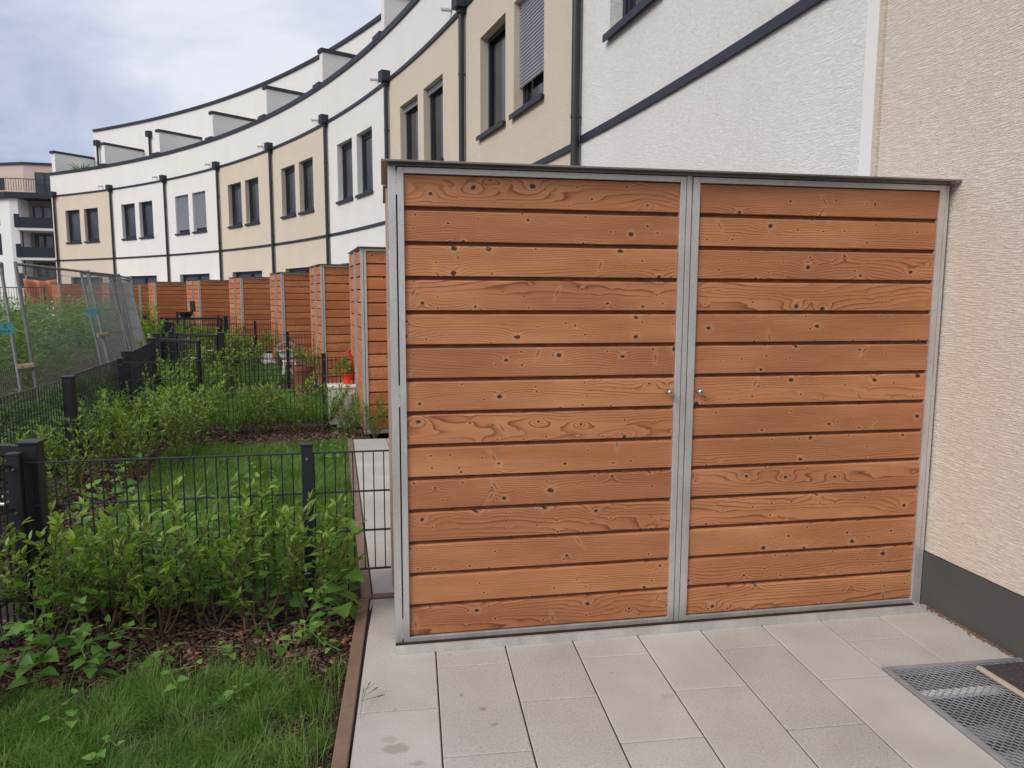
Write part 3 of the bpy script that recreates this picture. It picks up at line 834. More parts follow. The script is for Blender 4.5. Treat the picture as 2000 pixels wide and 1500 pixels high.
b = MB(); b.box(-.016, -.001, .545, .579, .27, 9.9); b.build('corner_bead', M['cream'], h)
b = MB(); b.box(-.012, .1, -.66, .575, -.07, .262); b.build('plinth', M['plinth'], h)
b = MB(); b.box(-.012, .1, -5.2, -2.1, -.07, .262); b.build('plinth', M['plinth'], h)
fo = MB(); frame_ring(fo, .17, .25, -2.1, -.64, .03, 2.5, .1); fo.box(.16, .26, -2.1, -.64, -.03, .03); dr = fo.build('terrace_door', M['frame'], h)
g = MB(); g.box(.2, .215, -2.0, -.74, .13, 2.4); g.build('pane', M['glass'], dr)
b = MB(); b.sbox(.0, .3, -5.2, .5, 9.9, 10.0, 1); b.build('coping', M['anthra'], h)
# white return strip of the next house at the joint
# ---------------------------------------------------------------- garden sheds
def board_panel(b, x0, x1, z0, z1, zgroove, pitch, y, th=.02, groove=.0178, axis='x', pid0=0., flip=1.):
    """horizontal boards with rounded upper edges between z0 and z1; face at depth y"""
    tops = [z1] + [zgroove - k * pitch - groove for k in range(0, 40) if zgroove - k * pitch - groove > z0 + .02]
    bots = [zgroove - k * pitch for k in range(0, 40) if zgroove - k * pitch > z0 + .02]
    bots = bots[:len(tops) - 0] 
    if len(bots) < len(tops): bots.append(z0)
    for k, (zt, zb) in enumerate(zip(tops, bots)):
        prof = [(.0015, zb), (0, zb + .002), (0, zt - .006), (.0018, zt - .0022), (.006, zt), (.0145, zt + .001), (.0145, zb)]
        if axis == 'x': vs = [(x0, y + flip * d, z) for d, z in prof] + [(x1, y + flip * d, z) for d, z in prof]
        else: vs = [(y + flip * d, x0, z) for d, z in prof] + [(y + flip * d, x1, z) for d, z in prof]
        n = len(prof)
        fs = [(i, (i + 1) % n, n + (i + 1) % n, n + i) for i in range(n)]
        fs = [f if (axis == 'x') == (flip > 0) else f[::-1] for f in fs]
        fs += [tuple(range(n)), tuple(range(2 * n - 1, n - 1, -1))]
        b.add(vs, fs, pid0 + k * 1.618)

def make_shed(W=2.5962, D=.59, detail=True, woodm='wood', pid0=0.):
    root = empty('garden_shed')
    ZT = 2.043
    GZ_, GP = 1.8867, .1429
    k = W / 2.5962
    X = lambda x: x * k
    st = M['steel']; bv = .0012 if detail else 0
    b = MB()
    b.box(0, .0315, 0, .022, 0, ZT); b.box(W - .0185, W, 0, .022, 0, ZT - .004)
    b.box(.001, .03, D - .012, D, 0, ZT); b.box(W - .03, W - .001, D - .012, D, 0, ZT)
    b.box(X(1.2920), X(1.3165), .001, .04, 0, ZT)
    b.box(.0315, X(1.2920), .031, .04, ZT - .03, ZT); b.box(X(1.3165), W - .0185, .031, .04, ZT - .03, ZT)
    b.build('frame', st, root, bevel=bv)
    b = MB(); b.box(-.0005, W - .048, -.103, -.086, 0, .034); b.build('threshold', st, root, bevel=bv)
    b = MB(); b.box(.002, W - .05, -.0855, -.0025, 0, .006); b.build('threshold_shade', M['dark'], root)  # dark strip put in for the shade between threshold and doors
    for (x0, x1, a, c, hx) in ((.0375, X(1.2885), .0635, X(1.2618), 0), (X(1.3205), X(2.5745), X(1.3532), X(2.5466), 1)):
        b = MB(); zb, zt, pb, pt_ = .001, ZT - .003, .031, 2.016
        b.box(x0, a, -.002, .028, zb, zt); b.box(c, x1, -.002, .028, zb, zt)
        b.box(a, c, -.002, .028, zb, pb - .006); b.box(a, c, -.002, .028, pt_, zt)
        d = b.build('door', st, root, bevel=bv)
        b = MB(); b.box(a, c, .0225, .0275, zb + .002, zt - .002); b.build('backing', M['backing'], d)
        b = MB(); board_panel(b, a + .001, c - .001, pb, pt_ - .004, GZ_, GP, .008, pid0=pid0 + 31 * hx)
        b.build('boards', M[woodm], d, attr=True)
        if detail:
            kx = 1.2285 if hx == 0 else 1.373
            b = MB(); n = 20
            b.tube([(kx, .006, 1.094), (kx, -.030, 1.094)], .0085, n)
            b.tube([(kx, -.022, 1.094), (kx, -.026, 1.094), (kx, -.043, 1.094), (kx, -.046, 1.094)], [.0095, .0135, .0135, .0105], n)
            kn = b.build('knob', M['knob'], d, smooth=False)
            b = MB(); b.tube([(kx, -.046, 1.094), (kx, -.0475, 1.094)], .0062, 14); b.box(kx - .0012, kx + .0012, -.0485, -.0474, 1.090, 1.098); b.build('lock_cylinder', M['steel_roof'], kn)
            gx = .0345 if hx == 0 else X(2.5762)
            for z0_ in (1.93, 1.05, .02):
                b = MB(); b.tube([(gx, .001, z0_), (gx, .001, z0_ + .045)], .0032, 8); b.tube([(gx, .001, z0_ + .047), (gx, .001, z0_ + .092)], .0032, 8); b.build('hinge', st, d)
    # sides
    for sx, fl in ((0., 1.), (W, -1.)):
        b = MB(); x_ = .0015 if sx == 0 else W - .0015
        board_panel(b, .023, D - .0125, .03, 2.02, GZ_ + .004, GP, x_, axis='y', pid0=pid0 + 70 + sx, flip=fl)
        b.build('side_boards', M[woodm], root, attr=True)
        b = MB(); b.box(.0185 if sx == 0 else W - .0245, .0245 if sx == 0 else W - .0185, .023, D - .013, .02, ZT); b.build('side_backing', M['backing'], root)
    b = MB(); b.box(.03, W - .03, D - .006, D - .001, .02, ZT); b.build('back_panel', M['backing'], root)
    b = MB()
    b.box(-.026, W + .012, -.058, D + .012, ZT + .012, ZT + .0165)
    b.box(-.026, W + .012, -.0582, -.056, ZT + .009, ZT + .012)
    b.box(.0, W, .0, D, ZT + .001, ZT + .0115)
    b.build('roof', M['steel_roof'], root, bevel=.0008 if detail else 0)
    return root
GS = 'wooden sheds standing between the gardens'
near = make_shed()
tag(near, 'nearest wooden shed, two steel framed doors with round knobs, against the sand coloured wall', 'shed', GS)
# its twin, back to back, for the neighbouring garden
proto = make_shed(W=2.49, detail=False, woodm='wood_far', pid0=200)
def ktree(o):
    CH[o.name] = [c for c in kids(o)]
    for c in CH[o.name]: ktree(c)
ktree(proto)
back = copy_tree(proto)
bx, by = 2.484, 1.235
back.location = (bx, by, 0); back.rotation_euler = (0, 0, math.pi)
tag(back, 'back half of the nearest double shed, only its side edge and eaves showing', 'shed', GS)
ordn = ['', 'second', 'third', 'fourth', 'fifth', 'sixth', 'seventh', 'eighth', 'ninth']
for k in range(1, 9):
    o = proto if k == 1 else copy_tree(proto)
    o.location = (S[k][0], S[k][1], 0); o.rotation_euler = (0, 0, A[k])
    tag(o, f'{ordn[k]} wooden shed of the row counted from the nearest, reddish boards, steel corner posts', 'shed', GS)
    if k < 6:
        r_ = copy_tree(proto); q = G(k, 2.47, 1.22); r_.location = (q[0], q[1], 0); r_.rotation_euler = (0, 0, A[k] + math.pi)
        tag(r_, f'hidden back half of the {ordn[k]} wooden shed, seen only as a strip of side boards', 'shed', GS)

# ---------------------------------------------------------------- mesh fences
def rod(b, p, q, r, n=5): b.tube([p, q], r, n)
def fence_panel_mesh(p, q, zt, rows, zb, step=.05, first=0., fat=1.):
    p = np.array(p, float); q = np.array(q, float); L = np.linalg.norm(q - p); d = (q - p) / L; nn = np.array([-d[1], d[0]])
    b = MB()
    for z in [zt - .2 * i for i in range(rows)]:
        for sg in (-1, 1):
            a = p + nn * .0065 * sg; c = q + nn * .0065 * sg
            b.tube([(*a, z), (*c, z)], .0036 * fat, 5)
    m = int(L / step)
    for i in range(m + 1):
        c = p + d * (first + i * step)
        if first + i * step > L + .001: break
        b.box(c[0] - .0028 * fat, c[0] + .0028 * fat, c[1] - .0028 * fat, c[1] + .0028 * fat, zb, zt + .003)
    return b
def post_mesh(c, zt, w_=.06, d_=.04, zb=-.1, ang=0., cap=True):
    b = MB(lambda x, y, z: (c[0] + math.cos(ang) * x - math.sin(ang) * y, c[1] + math.sin(ang) * x + math.cos(ang) * y, z))
    b.box(-w_ / 2, w_ / 2, -d_ / 2, d_ / 2, zb, zt)
    return b
def fence(p, q, zt, rows, posts, label, zb=None, group='anthracite mesh fences between the gardens', extra_rot=0., pw=.052, pd=.04):
    p = np.array(p, float); q = np.array(q, float); d = (q - p) / np.linalg.norm(q - p); ang = math.atan2(d[1], d[0]); nn = np.array([-d[1], d[0]])
    root = empty('mesh_fence', (p[0], p[1], 0), ang, label, 'fence', group)
    loc = lambda P_: (np.dot(P_ - p, d), np.dot(P_ - p, nn))
    zb = zt - .2 * (rows - 1) if zb is None else zb
    fence_panel_mesh((0, 0), (np.linalg.norm(q - p), 0), zt, rows, zb, fat=1.0 if p[1] < 1 else 1.25).build('mesh_panel', M['fence'], root)
    for s_ in posts:
        po = post_mesh((s_, -.028), zt + .042, pw, pd).build('post', M['fence'], root, bevel=.003)
        cp = MB(); cp.box(s_ - pw / 2 - .004, s_ + pw / 2 + .004, -.028 - pd / 2 - .004, -.028 + pd / 2 + .004, zt + .043, zt + .055); cp.build('cap', M['fence'], po, bevel=.002)
        sc_ = MB()
        for z in [zt - .018 - .2 * i for i in range(rows)]:
            sc_.tube([(s_, -.028 - pd / 2 - .0065, z), (s_, -.028 - pd / 2 + .001, z)], [.0058, .0075], 10)
        sc_.build('screw', M['screw'], po)
    return root
fence((-1.672, .498), (-.19, .511), .758, 5, [.0, 1.272], 'nearest anthracite mesh fence, running from the small corner post to the shed side', zb=-.04)
fence((-.187, .511), (-.010, .512), .758, 4, [], 'short cut down end of the nearest mesh fence over the narrow paving strip', zb=.156)
fence((-1.69, .46), (-1.88, -1.9), .758, 5, [1.75], 'anthracite mesh fence leading from the corner post towards the viewer at the left edge', zb=-.04)
zt_ = {1: .78, 2: .86, 3: .92, 4: .95, 5: .97, 6: .98}
fl = {1: (-2.62, .74, .24, .98), 2: (-2.5, .6, .45, .72), 3: (-2.4, .5, .45, .6), 4: (-2.4, .5, .45, .6), 5: (-2.4, .5, .4, .6), 6: (-2.4, .5, .4, .6)}
for k in range(1, 7):
    a = fl[k]; p = G(k, a[0], a[1]); q = G(k, a[2], a[3]); L = np.linalg.norm(q - p)
    fence(p, q, zt_[k], 5, [.06, L - .62 if k == 1 else L - .95], f'anthracite mesh fence in front of the {ordn[k]} wooden shed of the row')

# boundary line at the far side of the gardens, posts, solid-looking gates
def big_post(c, zt, label, w_=.085, ang=0.):
    root = empty('gate_post', (c[0], c[1], 0), ang, label, 'gate post', 'anthracite gate and corner posts')
    MBp = MB(); MBp.box(-w_ / 2, w_ / 2, -w_ / 2, w_ / 2, -.1, zt); MBp.build('post', M['fence'], root, bevel=.004)
    c_ = MB(); c_.box(-w_ / 2 - .008, w_ / 2 + .008, -w_ / 2 - .008, w_ / 2 + .008, zt + .001, zt + .012); c_.build('cap', M['fence'], root, bevel=.002)
    return root
def gate(p, q, zt, zb, label, t=.05, latch=None):
    p = np.array(p, float); q = np.array(q, float); L = np.linalg.norm(q - p); d = (q - p) / L
    root = empty('garden_gate', (p[0], p[1], 0), math.atan2(d[1], d[0]), label, 'gate', 'anthracite garden gates')
    b = MB(); b.box(0, t, -.02, .02, zb, zt); b.box(L - t, L, -.02, .02, zb, zt); b.box(t, L - t, -.02, .02, zt - t, zt); b.box(t, L - t, -.02, .02, zb, zb + t)
    b.build('gate_frame', M['fence'], root, bevel=.003)
    b = MB()
    x = t
    while x < L - t: b.box(x - .0025, x + .0025, -.0025, .0025, zb + t, zt - t); x += .05
    z = zt - t - .15
    while z > zb + t: 
        for sg in (-1, 1): b.tube([(t, .006 * sg, z), (L - t, .006 * sg, z)], .0034, 5)
        z -= .2
    b.build('mesh_infill', M['fence'], root)
    if latch is not None:
        lx = latch * L
        b = MB(); b.box(lx - .03, lx + .03, -.028, .028, zt - .42, zt - .22); b.build('lock_case', M['fence'], root, bevel=.003)
        b = MB(); b.tube([(lx, -.028, zt - .27), (lx, -.06, zt - .27), (lx + (.10 if latch < .5 else -.10), -.065, zt - .27)], .008, 8); b.tube([(lx, .028, zt - .27), (lx, .06, zt - .27), (lx + (.10 if latch < .5 else -.10), .065, zt - .27)], .008, 8)
        b.build('handle', M['steel'], root)
    return root
BP1 = np.array([-1.64, .562])
big_post(BP1, .838, 'large square anthracite post behind the corner post of the nearest fence', .078)
gate((-2.62, .79), (-1.69, .60), .825, .06, 'anthracite gate beside the large square post at the left edge', latch=.93)
PA, PB, PC, PD, PE = (-2.66, 3.60), (-2.975, 6.02), (-3.404, 8.42), (-3.62, 9.45), (-2.66, 9.60)
gb = 'anthracite mesh fences along the garden ends'
big_post((-2.66, .84), .86, 'anthracite post of the near gate, left of the picture edge')
fence((-2.66, .9), (-2.71, 3.55), .80, 5, [], 'mesh fence along the garden end up to its first tall post', group=gb)
big_post(PA, .83, 'tall anthracite post standing in front of the leaning site fence', .078)
fence((-2.72, 3.65), (-2.965, 5.97), .82, 5, [], 'mesh fence along the garden end between the first and second tall posts', group=gb)
big_post(PB, .87, 'anthracite post at the left end of the second cross fence', .09, A[1])
def solid(p, q, z0, z1, name, label, cat, group=None):
    p = np.array(p, float); q = np.array(q, float); L = np.linalg.norm(q - p)
    root = empty(name, (p[0], p[1], 0), math.atan2(q[1] - p[1], q[0] - p[0]), label, cat, group)
    return root, L
fence((-2.99, 6.07), (-3.39, 8.36), .84, 5, [], 'mesh fence along the garden end between the second and third tall posts', group=gb)
big_post(PC, .89, 'anthracite gate post with a steel strike, in the middle of the garden ends', .10, A[1])
big_post(PD, .91, 'anthracite hinge post of the open garden gate', .085, A[1])
gate((PD[0] + .06, PD[1] - .04), (-2.80, 8.72), .845, .05, 'open garden gate with its latch end standing free among the shrubs', latch=.96)
gate((-3.58, 10.35), (PE[0] - .07, PE[1] + .06), .89, .06, 'closed garden gate between two posts, behind the open one', latch=.93)
big_post(PE, .91, 'tall anthracite post right of the closed garden gate', .095, A[2])
big_post((-3.66, 10.42), .90, 'anthracite post left of the closed garden gate', .085, A[2])
fence((-3.70, 10.5), (-4.55, 13.9), .88, 5, [], 'mesh fence along the garden end beyond the closed gate', group=gb)
big_post((-4.60, 14.0), .93, 'far anthracite post where the garden ends bend away', .085, A[3])
gate((-5.35, 16.3), (-4.10, 16.75), .98, .1, 'far garden gate below the fourth shed, partly grown over', latch=.94)
big_post((-4.03, 16.8), 1.0, 'anthracite post right of the far garden gate', .10, A[3])
big_post((-5.42, 16.25), .98, 'anthracite post left of the far garden gate', .09, A[3])
fence((-4.65, 14.1), (-5.4, 16.2), .95, 5, [], 'farthest piece of mesh fence along the garden ends', group=gb)

# ---------------------------------------------------------------- leaning site fence of galvanised mesh
def site_panel(b0, b1, t0, t1, label, zb=.0, sign=None, flipsign=False, step=.038):
    """four corners: bottoms b0,b1 and tops t0,t1 (3-D)"""
    b0, b1, t0, t1 = [np.array(v, float) for v in (b0, b1, t0, t1)]
    root = empty('site_fence', (b0[0], b0[1], 0), 0, label, 'site fence', 'leaning galvanised site fence panels')
    o = np.array([b0[0], b0[1], 0.])
    P_ = lambda u, v: (b0 * (1 - u) + b1 * u) * (1 - v) + (t0 * (1 - u) + t1 * u) * v - o
    for u in (0., 1.):
        m = MB(); m.tube([P_(u, -.03), P_(u, 1.)], .021, 12); m.build('post', M['zincgrey'], root, smooth=False)
    m = MB(); m.tube([P_(0, .985), P_(1, .985)], .019, 10); m.build('rail', M['zincgrey'], root)
    m = MB(); m.tube([P_(0, .08), P_(1, .08)], .015, 8); m.build('rail', M['zincgrey'], root)
    L = np.linalg.norm(b1 - b0); n = int(L / step)
    m = MB()
    for i in range(1, n):
        u = i / n
        m.tube([P_(u, .08), P_(u, .985)], .0016, 4, cap=False)
    for v in (.12, .25, .45, .66, .80, .93):
        m.tube([P_(u, v + .006 * math.sin(u * 3.1)) for u in np.linspace(0, 1, 9)], .0028, 5)
    m.build('mesh_infill', M['wire'], root)
    return root, P_, o
HT = 1.95
hp1b, hp1t = (-4.62, 7.30, -.05), (-4.97, 7.68, HT)
hp2b, hp2t = (-4.43, 7.20, -.05), (-4.66, 7.335, HT)
hp3b, hp3t = (-4.55, 10.22, -.05), (-4.95, 10.50, HT)
hp4b, hp4t = (-4.76, 12.22, -.05), (-5.12, 12.49, HT)
site_panel((-5.0, 4.0, -.05), (-4.60, 7.15, -.05), (-5.3, 4.2, HT), (-4.965, 7.62, HT), 'leaning galvanised site fence panel at the left picture edge with a teal plate')
site_panel(hp2b, hp3b, hp2t, hp3t, 'leaning galvanised site fence panel in the middle, tall weeds behind it')
site_panel((-4.61, 10.34, -.05), hp4b, (-5.0, 10.6, HT), hp4t, 'leaning galvanised site fence panel seen nearly edge on', step=.034)
site_panel((-4.82, 12.3, -.05), (-5.25, 14.2, -.05), (-5.17, 12.55, HT), (-5.75, 15.2, HT), 'farthest leaning site fence panel, seen edge on beside the shrubs', step=.034)
site_panel((-4.70, 10.30, -.05), (-4.92, 12.3, -.05), (-5.09, 10.55, HT - .02), (-5.27, 12.6, HT - .02), 'spare site fence panel leaning against the edge on one', step=.026)
site_panel((-4.78, 12.2, -.05), (-5.05, 13.9, -.05), (-5.3, 12.5, HT - .05), (-5.6, 14.6, HT - .05), 'second spare site fence panel at the far end of the site fence', step=.026)
def clamp(c, label, ang=0.):
    m = MB(); m.box(-.10, .10, -.028, .028, -.03, .03)
    for x in (-.04, .05): m.tube([(x, -.03, 0), (x, -.05, 0)], .011, 6)
    o = m.build('fence_clamp', M['wooden_clamp'], bevel=.006); o.location = c; o.rotation_euler = (0, R(-6), ang)
    return tag(o, label, 'clamp', 'clamps joining the site fence')
clamp((-4.56, 7.20, .62), 'pale two bolt clamp joining the two nearest site fence posts')
clamp((-4.72, 10.33, .86), 'small clamp joining the middle site fence posts', .9)
def plate(c, w_, h_, ang, label, words):
    root = empty('plate', c, ang, label, 'plate', 'teal plates wired to the site fence')
    m = MB(); m.box(-w_ / 2, w_ / 2, -.003, .003, -h_ / 2, h_ / 2); m.build('board', M['teal'], root)
    for txt, sz, dx, dz in words:
        cu = bpy.data.curves.new('lettering', 'FONT'); cu.body = txt; cu.size = sz; cu.extrude = .0008; cu.align_x = 'CENTER'
        to = bpy.data.objects.new('lettering', cu); COL.objects.link(to)
        dg = bpy.context.evaluated_depsgraph_get(); me = bpy.data.meshes.new_from_object(to.evaluated_get(dg))
        bpy.data.objects.remove(to); me.materials.clear(); me.materials.append(M['ink'])
        lo = bpy.data.objects.new('lettering', me); COL.objects.link(lo); lo.parent = root
        lo.location = (dx, -.0045, dz); lo.rotation_euler = (R(90), 0, 0)
    return root
pl = plate((-4.715, 6.97, 1.115), .27, .135, R(12), 'teal plate with a 2 and small dark print at the left picture edge', [('2', .075, .045, .0)])
m = MB()
for i in range(14): m.box(-.11 + i * .0155, -.11 + i * .0155 + (.0045 if i % 3 else .007), -.005, -.0035, -.052, -.028 + (.005 if i % 4 == 0 else 0))
m.build('small_print', M['ink'], pl)
plate((-4.775, 10.08, 1.26), .16, .10, R(20), 'small blank teal plate beside the middle site fence post', [])

# ---------------------------------------------------------------- vegetation
def make_shrub(h=.6, r=.25, nst=7, L=(.035, .06), seed=1, m='shrub', density=1., base=.25, woody=True, open_=.0):
    rg = np.random.default_rng(seed)
    root = empty('shrub')
    sm = MB(); pos = []; dr = []
    for i in range(nst):
        a = rg.uniform(0, 2 * math.pi); rr = r * rg.uniform(.45, 1.15); hh = h * rg.uniform(.7, 1.08)
        p0 = np.array([rg.normal(0, .018), rg.normal(0, .018), -.03])
        p3 = np.array([math.cos(a) * rr, math.sin(a) * rr, hh])
        pts = []
        for t in np.linspace(0, 1, 8):
            q = p0 * (1 - t) + p3 * t; q[:2] = p0[:2] + (p3[:2] - p0[:2]) * t ** .75; q[2] = p0[2] + (hh - p0[2]) * t ** 1.05
            q[:2] += rg.normal(0, .008, 2)
            pts.append(q)
        pts = np.array(pts)
        sm.tube(pts, list(np.linspace(.0062 if woody else .0035, .0013, 8)), 5)
        branches = [(pts, base)]
        nt = int(rg.integers(5, 9) * density)
        for j in range(nt):
            t = rg.uniform(base * .8, .92); f = t * 7; i0 = min(int(f), 6); q0 = pts[i0] * (1 - (f - i0)) + pts[i0 + 1] * (f - i0)
            aa = a + rg.normal(0, 1.1); ll = h * rg.uniform(.16, .36)
            e = q0 + np.array([math.cos(aa) * ll * .62, math.sin(aa) * ll * .62, ll * rg.uniform(.45, .95)])
            tp = np.array([q0 * (1 - s_) + e * s_ + np.array([0, 0, .03 * s_ * (1 - s_)]) for s_ in np.linspace(0, 1, 5)])
            sm.tube(tp, list(np.linspace(.0024, .0009, 5)), 4)
            branches.append((tp, .05))
        for (bp, b0) in branches:
            n = len(bp) - 1; seg = np.linalg.norm(np.diff(bp, axis=0), axis=1).sum()
            cnt = max(4, int(seg * (1 - b0) / .016 * density))
            ts = b0 + (1 - b0) * np.sort(rg.random(cnt)) ** .9
            for t in list(ts) + [1., 1., 1.]:
                f = min(t * n, n - 1e-6); i0 = int(f); q = bp[i0] * (1 - (f - i0)) + bp[i0 + 1] * (f - i0)
                tang = bp[i0 + 1] - bp[i0]; tang = tang / np.linalg.norm(tang)
                az_ = rg.uniform(0, 2 * math.pi)
                o = np.array([math.cos(az_), math.sin(az_), rg.uniform(-.1, .5)])
                dr.append(tang * rg.uniform(.35, .9) + o * rg.uniform(.5, 1.) + (tang * .9 if t == 1. else 0)); pos.append(q)
    pos = np.array(pos); dr = np.array(dr)
    n = len(pos); Ls = rg.uniform(L[0], L[1], n) * (.55 + .6 * rg.random(n) ** .6)
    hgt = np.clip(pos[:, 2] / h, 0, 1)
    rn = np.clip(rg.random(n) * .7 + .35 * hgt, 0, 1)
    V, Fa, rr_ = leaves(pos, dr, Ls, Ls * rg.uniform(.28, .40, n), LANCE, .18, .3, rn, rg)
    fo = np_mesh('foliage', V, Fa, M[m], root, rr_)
    sm.build('stem', M['stem' if woody else 'gstem'], root)
    ktree(root)
    return root
def make_weed(h=.3, n=14, L=.09, seed=1, m='weed', spread=.5, wr=.75):
    rg = np.random.default_rng(seed); root = empty('weed')
    pts = np.array([[rg.normal(0, .012) * i, rg.normal(0, .012) * i, -.02 + (h + .02) * i / 6] for i in range(7)])
    sm = MB(); sm.tube(pts, list(np.linspace(.004, .0015, 7)), 5)
    pos = []; dr = []; Ls = []
    for i in range(n):
        t = .12 + .88 * (i / (n - 1)) ** .85; f = min(t * 6, 5.999); i0 = int(f); q = pts[i0] * (1 - (f - i0)) + pts[i0 + 1] * (f - i0)
        a = i * 2.4 + rg.normal(0, .3); el_ = rg.uniform(.1, .55) + .7 * t ** 4
        d = np.array([math.cos(a) * math.cos(el_), math.sin(a) * math.cos(el_), math.sin(el_)])
        pl = L * rg.uniform(.25, .6) * (1 - .6 * t)
        sm.tube([q, q + d * pl], [.0016, .001], 4)
        pos.append(q + d * pl); d2 = d.copy(); d2[2] -= .35; dr.append(d2); Ls.append(L * (1.15 - .75 * t) * rg.uniform(.75, 1.15))
    Ls = np.array(Ls); pos = np.array(pos); dr = np.array(dr)
    V, Fa, rr_ = leaves(pos, dr, Ls, Ls * wr, BROAD, .22, .22, None, rg)
    np_mesh('foliage', V, Fa, M[m], root, rr_)
    sm.build('stem', M['gstem'], root); ktree(root); return root

place_used = set()
def place(proto_, x, y, z, rz, s_, label, cat, group):
    if proto_.name not in place_used: place_used.add(proto_.name); o = proto_
    else: o = copy_tree(proto_)
    o.location = (x, y, z); o.rotation_euler = (0, 0, rz); o.scale = (s_, s_, s_) if not isinstance(s_, tuple) else s_
    return tag(o, label, cat, group)

sA = [make_shrub(.58, .25, 8, (.038, .068), 21, 'shrub', .88, .30), make_shrub(.56, .27, 8, (.040, .070), 22, 'shrub', .88, .32), make_shrub(.60, .23, 8, (.036, .064), 23, 'shrub', .88, .26)]
sB = [make_shrub(.62, .30, 9, (.036, .058), 31, 'shrub2', .95, .15), make_shrub(.60, .32, 9, (.036, .060), 32, 'shrub', .95, .15), make_shrub(.66, .28, 8, (.034, .056), 33, 'shrub', 1., .12)]
sC = [make_shrub(.70, .36, 8, (.05, .085), 41, 'shrub2', .62, .1), make_shrub(.66, .38, 8, (.05, .085), 42, 'shrub', .62, .1)]
g1 = 'shrubs planted along the nearest fence'
pos_n = ['beside the paving edge', 'second from the paving edge', 'third from the paving edge', 'fourth from the paving edge', 'fifth from the paving edge', 'sixth from the paving edge', 'beside the corner post']
for i, (x, y) in enumerate([(-.42, .40), (-.64, .36), (-.86, .40), (-1.08, .34), (-1.30, .40), (-1.53, .34), (-1.92, .28)]):
    place(sA[i % 3], x, y, GZ, i * 1.7 + .4, [.96, 1.04, .98, 1.02, 1.02, .95, .9][i], f'leafy shrub with bare lower stems before the nearest fence, {pos_n[i]}', 'shrub', g1)
g2 = 'shrubs in front of the second cross fence'
i = 0
for x in (-.12, -.42, -.74, -1.06, -1.38, -1.70, -2.02, -2.34):
    q = G(1, x + .0, .50 + .10 * math.sin(i * 2.1)); 
    place(sB[i % 3], q[0], q[1], GZ, i * 2.1, [.70, .88, .95, .95, .90, .92, .90, .90][i], f'shrub before the second cross fence, number {ordn[i + 1]} leftwards from its shed'.replace('number ', ''), 'shrub', g2); i += 1
g2b = 'shrubs growing behind the second cross fence'
for j, x in enumerate((.12, -.55, -1.2)):
    if j == 1: continue
    q = G(1, x, 1.25)
    place(sB[(j + 1) % 3], q[0], q[1], GZ, j * 1.3, .8 if j == 0 else .75, ['shrub at the foot of the second shed, against its boards', 'shrub right behind the second cross fence post', 'shrub behind the middle of the second cross fence'][j], 'shrub', g2b)
for j, (x, y) in enumerate(((.10, -.16), (.34, -.28), (-.14, .02))):
    q = G(1, x, y)
    place(sB[j % 3], q[0], q[1], GZ, j * 2.2, [.72, .66, .6][j], ['low shrub in front of the second shed door, nearest the paving', 'low shrub in front of the second shed, half hidden by the nearest shed', 'low shrub at the left corner of the second shed'][j], 'shrub', 'low shrubs in front of the second shed')
g3 = 'shrubs along the left end of the second garden'
lp = [(-2.42, 3.15), (-2.20, 3.62), (-2.55, 3.95), (-2.30, 4.35), (-2.62, 4.75), (-1.95, 4.15), (-2.45, 2.55), (-2.72, 5.3), (-2.05, 4.8), (-2.3, 5.2)]
for i, (x, y) in enumerate(lp):
    place(sB[(i + 1) % 3], x, y, GZ, i * 1.9, .88 + .07 * ((i * 37) % 3), f'dense shrub in the left hedge of the second garden, {ordn[i % 8 + 1]} from the viewer' if i < 8 else ['', ''][0] or f'dense shrub at the inner corner of the left hedge, {"nearer" if i == 8 else "farther"} one', 'shrub', g3)
for k in (2, 3, 4, 5):
    gk = f'shrubs along the {ordn[k]} and farther cross fences'
    xs_ = np.arange(-.1, -2.7, -.42 if k < 4 else -.55)
    for i, x in enumerate(xs_):
        if k == 2 and i in (1, 2): continue
        q = G(k, x + (.0), .15 + .15 * math.sin(i * 2.3)); 
        place(sC[(i + k) % 2], q[0], q[1], GZ + .02 * k, i * 1.3 + k, .88 + .06 * math.sin(i * 3.) + .03 * k, f'shrub by the cross fence of the {ordn[k]} shed, {ordn[min(i + 1, 8)]} leftwards from it', 'shrub', f'shrubs along the cross fence of the {ordn[k]} shed')
ge = 'shrubs along the garden ends farther off'
for i, (x, y, s_) in enumerate([(-2.9, 6.9, .85), (-3.0, 7.7, .9), (-2.5, 7.2, .8), (-3.25, 9.0, .85), (-2.3, 8.3, .85), (-2.75, 9.0, .8), (-3.15, 11.0, .95), (-3.5, 12.0, 1.0), (-2.7, 12.3, .9), (-4.0, 13.3, 1.05), (-3.2, 13.6, .95), (-4.4, 15.1, 1.05), (-3.6, 15.9, 1.), (-4.6, 17.6, 1.1), (-5.3, 17.6, 1.1)]):
    place(sC[i % 2], x, y, GZ, i * 2.3, s_, ['shrub beside the second tall end post', 'shrub below the third tall end post', 'shrub left of the free end of the open gate', 'shrub between the two middle gate posts', 'shrub right behind the open gate', 'shrub under the closed garden gate',
          'shrub behind the closed garden gate on its left', 'shrub by the end fence past the closed gate', 'shrub in the third garden right of its gate', 'shrub before the far bend of the end fence', 'shrub right of the far bend post', 'shrub below the far garden gate',
          'shrub right of the far gate post', 'shrub behind the far garden gate on its right', 'shrub behind the far garden gate on its left'][i], 'shrub', ge)
# bright green bush by the far gate, beyond the site fence
bb_ = make_shrub(1.0, .5, 12, (.09, .14), 55, 'shrub', .75, .05)
place(bb_, -5.35, 15.2, -.05, 0, 1.05, 'bright green bush between the site fence and the far gate', 'bush', None)

